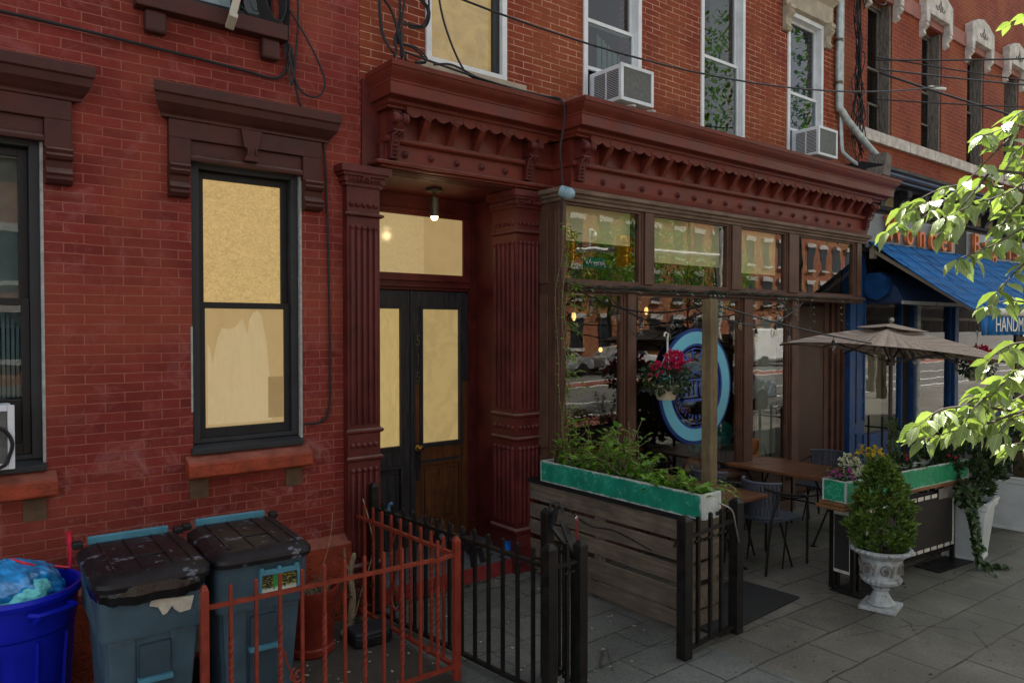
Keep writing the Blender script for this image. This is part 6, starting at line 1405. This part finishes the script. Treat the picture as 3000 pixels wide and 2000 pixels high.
IC=thing('wicker_chair','woven tub chair under the teal shirted person inside the cafe','chair',(8.12,.4,0)); m=MB(); m.lathe([(.20,.06),(.22,.40),(.26,.70),(.27,.72),(.25,.72),(.20,.42)],(8.12,.46,0),20,cap=False); m.lathe([(.2,.42),(.001,.44)],(8.12,.46,0),20,cap=False); m.build('tub_seat',mWick,IC,smooth=True)
tag(MB().box(6.2,7.2,.9,1.5,.72,.76).box(6.3,6.34,1.0,1.04,.06,.72).box(7.06,7.1,1.0,1.04,.06,.72).box(6.3,6.34,1.36,1.4,.06,.72).box(7.06,7.1,1.36,1.4,.06,.72).build('dining_table',mTable),'brown dining table inside the cafe beyond the seated person','table')
TG=thing('tote_bag','tan orange leather tote bag standing inside the right cafe window','bag',(7.83,-.22,.70))
MB().prism([(-.12,0),(.12,0),(.15,.27),(-.15,.27)],lambda p,q:(7.83+p,-.27,.68+q),lambda p,q:(7.83+p,-.18,.68+q)).build('body',mTote,TG,bevel=.01); MB().tube([(7.83+.09*math.cos(a),-.285,.93-.15*math.sin(a)) for a in[PI*k/12 for k in range(13)]],.008,6).build('strap',M('dark_strap',(.2,.07,.02),.5),TG)
MB().box(7.64,8.4,-.30,-.05,.62,.68).build('window_ledge',mBrownX,MH)
for p,lb in(((16.7,.9,2.76),'amber glass pendant lamp inside the bakery, left of two'),((17.5,.9,2.78),'amber glass pendant lamp inside the bakery, right of two')):
    t=thing('pendant_lamp',lb,'lamp',p,'amber pendants in the bakery'); MB().lathe([(.02,.12),(.12,.09),(.20,.0),(.19,-.01)],p,20,cap=False).build('shade',mAmber,t,smooth=True); MB().tube([Vector(p)+Vector((0,0,.1)),(p[0],p[1],3.9)],.006,4).build('cord',mBlk,t)
tag(MB().box(12.75,13.15,-.03,-.02,1.75,2.1).build('window_poster',M('orange_poster',(.45,.13,.03),.6,.5,12)),'small orange and brown poster in the bakery window above the parasol','poster')
# ------------------------------------------------------------------ sunlit tree at right
TR=thing('street_tree','young street tree whose sunlit leafy branches reach in from the right edge','tree',(4.45,-4.75,0))
tk=MB(); tk.tube(spline([(4.45,-4.75,0),(4.43,-4.72,.9),(4.40,-4.70,1.6),(4.42,-4.66,2.4),(4.38,-4.6,3.3),(4.30,-4.5,4.2)],6),[.07-.0016*i for i in range(31)],10); tk.build('trunk',mBark,TR,smooth=True)
br=MB(); lf=LB(); rt=random.Random(5)
def c3(u,v,Zc): # branch targets were measured from the photograph once and turned into metres
    Xc=(u-1500)/2165*Zc; z=2.3-(v-960)/2165*Zc; return Vector((.784*Xc+.621*Zc,-5.45-.621*Xc+.784*Zc,z))
def twig(path,n,sz=.092,spread=1.0):
    n=int(n*1.3)
    P=spline(path,6); br.tube(P,[max(.0018,.006*(1-i/len(P))) for i in range(len(P))],5)
    for i in range(n):
        t=(i+.6)/n; k=min(len(P)-2,int(t*(len(P)-1))); p=P[k].lerp(P[k+1],rt.random()); d=(P[k+1]-P[k]).normalized(); s=d.cross(Vector((0,0,1))).normalized()*(1 if i%2 else -1)
        for q in range(2 if rt.random()<.55 else 1):
            dd=(d*rt.uniform(.1,.8)+s*rt.uniform(.3,1)*spread+Vector((rt.uniform(-.3,.3),rt.uniform(-.3,.3),rt.uniform(-.95,.15)))).normalized()
            L=sz*rt.uniform(.6,1.08); pet=p+dd*.012; br.tube([p,pet],.0014,4)
            oriented(pet,dd,(SUN+Vector((rt.uniform(-.6,.6),rt.uniform(-.6,.6),rt.uniform(-.3,.4)))).normalized(),L,L*rt.uniform(.46,.60),lf,rt.uniform(.12,.42),rt.uniform(.1,.6))
    oriented(P[-1],(P[-1]-P[-3]).normalized()+Vector((0,0,-.4)),Vector((0,0,1)),sz,sz*.48,lf,.16,.2)
B=[[(3080,300,3.2),(2960,400,3.1),(2880,480,3.0),(2800,560,2.95),(2700,640,2.9)],[(3080,480,3.1),(2960,560,3.0),(2850,600,2.9),(2760,640,2.8)],[(2900,500,3.0),(2820,600,2.9),(2760,680,2.85)],
   [(3080,620,3.0),(2960,690,2.9),(2880,730,2.85),(2800,760,2.8)],[(3060,720,3.0),(2970,800,2.9),(2920,860,2.85)],[(3060,380,3.3),(2960,460,3.3),(2930,560,3.2)],
   [(3080,900,3.0),(2960,880,2.9),(2890,900,2.8)],[(3060,1080,3.0),(2930,1120,2.9),(2840,1180,2.85),(2760,1230,2.8)],[(3060,1180,2.9),(2900,1240,2.8),(2790,1265,2.75),(2710,1290,2.7)],
   [(3060,1000,3.0),(2960,1010,2.9),(2890,1060,2.85)],[(3080,1200,2.9),(2980,1220,2.8),(2930,1270,2.7)],[(2940,1130,2.9),(2870,1180,2.8),(2830,1240,2.75)],[(3060,1120,3.1),(2960,1180,3.0),(2880,1200,3.0),(2820,1260,2.9)],
   [(3060,440,3.4),(3000,480,3.2),(2990,640,3.1)],[(3060,1310,2.8),(3000,1300,2.8),(2965,1300,2.8)],[(2860,1190,2.85),(2760,1200,2.8),(2690,1250,2.7)]]
B+=[[(2960,560,3.2),(2850,540,3.15),(2740,560,3.1),(2650,610,3.05)],[(2900,600,3.1),(2800,590,3.05),(2700,600,3.0),(2600,680,2.95)],[(3060,340,3.2),(2990,330,3.1),(2930,380,3.05),(2870,400,3.0)],[(3070,560,3.2),(2980,600,3.1),(2930,660,3.0)],[(3070,1240,3.0),(2970,1230,2.95),(2860,1240,2.9)],[(3070,1060,2.8),(2980,1090,2.8),(2900,1170,2.8)],[(3070,1180,3.1),(2950,1220,3.05),(2850,1250,3.0)]]
for i,b_ in enumerate(B):
    twig([c3(*p) for p in b_],([13,12,9,10,7,9,5,13,13,7,8,9,12,8,6,9]+[13]*8)[i])
    e_=c3(*b_[0]); z0_=min((1.25,1.75,2.3,2.75,3.2),key=lambda q:abs(q-(e_.z-.35))); a_=Vector((4.42,-4.68,z0_)); md=a_.lerp(e_,.5)+Vector((rt.uniform(-.06,.06),rt.uniform(-.06,.06),rt.uniform(.02,.12)))
    Pb=spline([a_,a_.lerp(md,.5)+Vector((rt.uniform(-.03,.03),rt.uniform(-.03,.03),.03)),md,e_],5); br.tube(Pb,[.016-.011*k/(len(Pb)-1) for k in range(len(Pb))],6)
    if e_.z<2.9: twig([md,md+Vector((rt.uniform(-.2,.2),rt.uniform(-.3,.1),.1)),md+Vector((rt.uniform(-.3,.3),rt.uniform(-.5,.0),.12))],8)
# rest of the crown, above and right of the view
for i in range(34):
    a=rt.uniform(0,6.28); p0=Vector((4.32,-4.52,2.3+rt.random()*2.0)); d=Vector((math.cos(a),math.sin(a),.35))*rt.uniform(.5,1.1)
    if math.cos(a)<.35: continue
    twig([p0,p0+d*.5,p0+d+Vector((0,0,-.1))],10)
br.build('branches',mBark,TR,smooth=True); lf.build('crown',mLeafT,TR,smooth='leaf')
# ------------------------------------------------------------------ opposite side of the street (seen as reflections)
mOpp=brick('brick_opposite',(.34,.125,.065),(.28,.10,.055),(.5,.3,.2),bw=.25,rh=.08,mort_n=.3)
mDkWin=M('dark_window',(.02,.025,.03),.15,.2)
for i,(x0,x1,h,mt,lb) in enumerate(((-12,8,9,mOpp,'wide sunlit orange brick house across the street behind the camera'),(8.3,24,11.5,mOpp,'sunlit orange brick block across the street mirrored in the shop glass'),(24.3,44,10.5,mOpp,'tall brick block across the crossing mirrored in the cafe panes'),(44.3,80,12,mOpp,'farthest brick block across the street'))):
    t=thing('opposite_house',lb,'house',((x0+x1)/2,-30,0),'brick houses across the street')
    MB().box(x0,x1,-42,-30,0,h).build('walls',mt,t); MB().box(x0-.1,x1+.1,-30.5,-29.6,h,h+.5).build('cornice',mTan,t)
    k=int((x1-x0)/2.2)
    for q in range(k):
        xx=x0+1+q*(x1-x0-2)/max(1,k-1)
        m=MB()
        for z in(1.0,4.2,7.4):
            if z+1.9<h: m.box(xx-.5,xx+.5,-30,-29.97,z,z+1.9)
        m.build_split('window_pane',mDkWin,t); m=MB()
        for z in(1.0,4.2,7.4):
            if z+1.9<h: m.box(xx-.65,xx+.65,-30,-29.85,z+1.92,z+2.25); m.box(xx-.6,xx+.6,-30,-29.85,z-.2,z-.02)
        m.build_split('lintel',mStoneW,t)
def car(x,y,rz,col,label,van=False):
    t=thing('parked_car' if not van else 'parked_van',label,'car' if not van else 'van',(x,y,-.13),'vehicles parked across the street',rz); mt=M('paint_%s'%label[:6],col,.25,.05,2,0,spec=.8)
    pr=[(-2.2,.35),(-2.2,.75),(-2.0,.88),(-1.5,.95),(-.9,1.42),(.6,1.45),(1.25,1.0),(2.0,.88),(2.2,.7),(2.2,.35)] if not van else [(-2.6,.4),(-2.6,2.3),(1.6,2.4),(2.2,1.4),(2.7,1.2),(2.7,.4)]
    MB().prism(pr,lambda p,q:(p,-.85,q),lambda p,q:(p,.85,q)).build('body',mt,t,local=True,bevel=.08)
    gl=[(-1.35,.98),(-.85,1.36),(.5,1.38),(1.1,1.0)] if not van else [(1.0,1.4),(1.0,2.1),(1.5,2.1),(2.0,1.4)]
    m=MB()
    for sg in(-1,1): m.prism(gl,lambda p,q:(p,sg*.86,q),lambda p,q:(p,sg*.865,q))
    m.build('side_windows',mDkWin,t,local=True)
    for px in(-1.35,1.35):
        for sg in(-1,1): MB().lathe([(.2,-.1),(.33,-.1),(.34,0),(.33,.1),(.2,.1)],(px,sg*.8,.34),20,Matrix.Rotation(R(90),3,'X')).build('wheel',mBlk,t,local=True)
    return t
car(24.5,-23,0,(.45,.46,.47),'silver hatchback parked across the crossing'); car(29.6,-23,0,(.5,.5,.49),'pale grey saloon parked across the crossing'); car(36,-23,0,(.10,.11,.12),'charcoal saloon parked across the street'); car(42.5,-22.5,0,(.75,.75,.73),'white box van parked across the street',True); car(50,-22.5,0,(.6,.6,.6),'light grey car parked farther along',False); car(17.5,-8.3,0,(.14,.2,.26),'blue grey car at the near kerb mirrored in the bakery window')
def otree(x,y,h,label,seed):
    t=thing('street_tree',label,'tree',(x,y,0),'trees across the street'); MB().tube([(x,y,0),(x+.1,y,h*.5),(x,y,h*.8)],[.16,.12,.05],8).build('trunk',mBark,t); lf=LB(); rr=random.Random(seed)
    for i in range(520):
        d=Vector((rr.gauss(0,1),rr.gauss(0,1),rr.gauss(0,.8))).normalized()*rr.uniform(.5,1); c=Vector((x,y,h*.72))+Vector((d.x*h*.33,d.y*h*.33,d.z*h*.30))
        for k in range(9):
            v_=Vector((rr.uniform(-1,1),rr.uniform(-1,1),rr.uniform(-1,1))); oriented(c+v_*.35,v_,Vector((0,0,1))+v_*.5,.17,.10,lf,.1,.2,seg=2)
    lf.build('crown',mLeafH,t,smooth='leaf')
otree(29,-21.5,8.5,'leafy tree past the crossing, mirrored in the third shop pane',10)
otree(14,-21,8.5,'leafy tree near the crossing mirrored in the first shop pane',1); otree(31,-25.3,7,'leafy tree before the opposite brick block, behind the pale saloon',2); otree(41,-25.3,8,'leafy tree behind the white van',3); otree(20.5,-25.3,7,'leafy tree behind the silver hatchback',4); otree(7.5,-7.6,6.5,'kerbside tree on the near pavement behind the camera',5)
SG=thing('traffic_signal','mast arm with yellow signals and green street sign mirrored in the first pane','traffic signal',(26,-15,0))
MB().tube([(27.5,-15.2,-.1),(27.5,-15.2,7)],.14,10).build('pole',mAlu,SG,smooth=True); MB().tube([(27.5,-15.2,5.5),(22,-15,5.35),(17.9,-14.95,5.12)],[.10,.085,.06],8).build('mast_arm',mAlu,SG,smooth=True)
mY=M('signal_yellow',(.75,.48,.02),.45,.1)
for x in(18.05,20.8,21.85):
    m=MB(); m.box(x-.19,x+.19,-14.90,-14.65,4.65,5.8)
    for z in(4.85,5.22,5.6): m.lathe([(.15,0),(.16,.22)],(x,-14.62,z),12,Matrix.Rotation(R(-90),3,'X'),cap=False)
    m.build('signal_head',mY,SG)
sb=MB().box(18.75,19.85,-14.72,-14.68,4.50,4.87).build('street_name_sign',M('street_sign_green',(.0,.16,.07),.4,.05),SG); sb['_a']=SG['_a']
text_mesh('Jersey Av',.30,.004,mText,'sign_text',sb,Matrix.Translation((19.3,-14.66,4.69))@Matrix.Rotation(R(180),4,'Z')@FY,(.85,1))
LPp=thing('street_lamp','white gooseneck lamp above the mast arm seen in the first shop pane','lamp post',(19.35,-15.1,5.2)); MB().tube(spline([(19.35,-15.1,5.2),(19.35,-15.1,5.75),(19.45,-15.1,5.98),(19.62,-15.1,5.92)],6),.05,8).build('pole',mText,LPp,smooth=True); MB().lathe([(.05,.2),(.16,0),(.12,-.12)],(19.63,-15.1,5.75),12).build('lamp_head',mText,LPp,smooth=True)
tag(MB().tube([(28,-8,-.1),(28,-8,11)],.16,10).build('utility_pole',mWoodOld,None,smooth=True),'tall weathered utility pole at the near kerb, mirrored in the last shop pane','pole')
otree(18.5,-6.2,11.5,'tall kerbside tree farther along, mirrored in the upper windows',7)
otree(24.5,-6.0,10.5,'next kerbside tree along, mirrored in the bakery windows',8)
for o in bpy.data.objects:
    if '_a' in o: del o['_a']
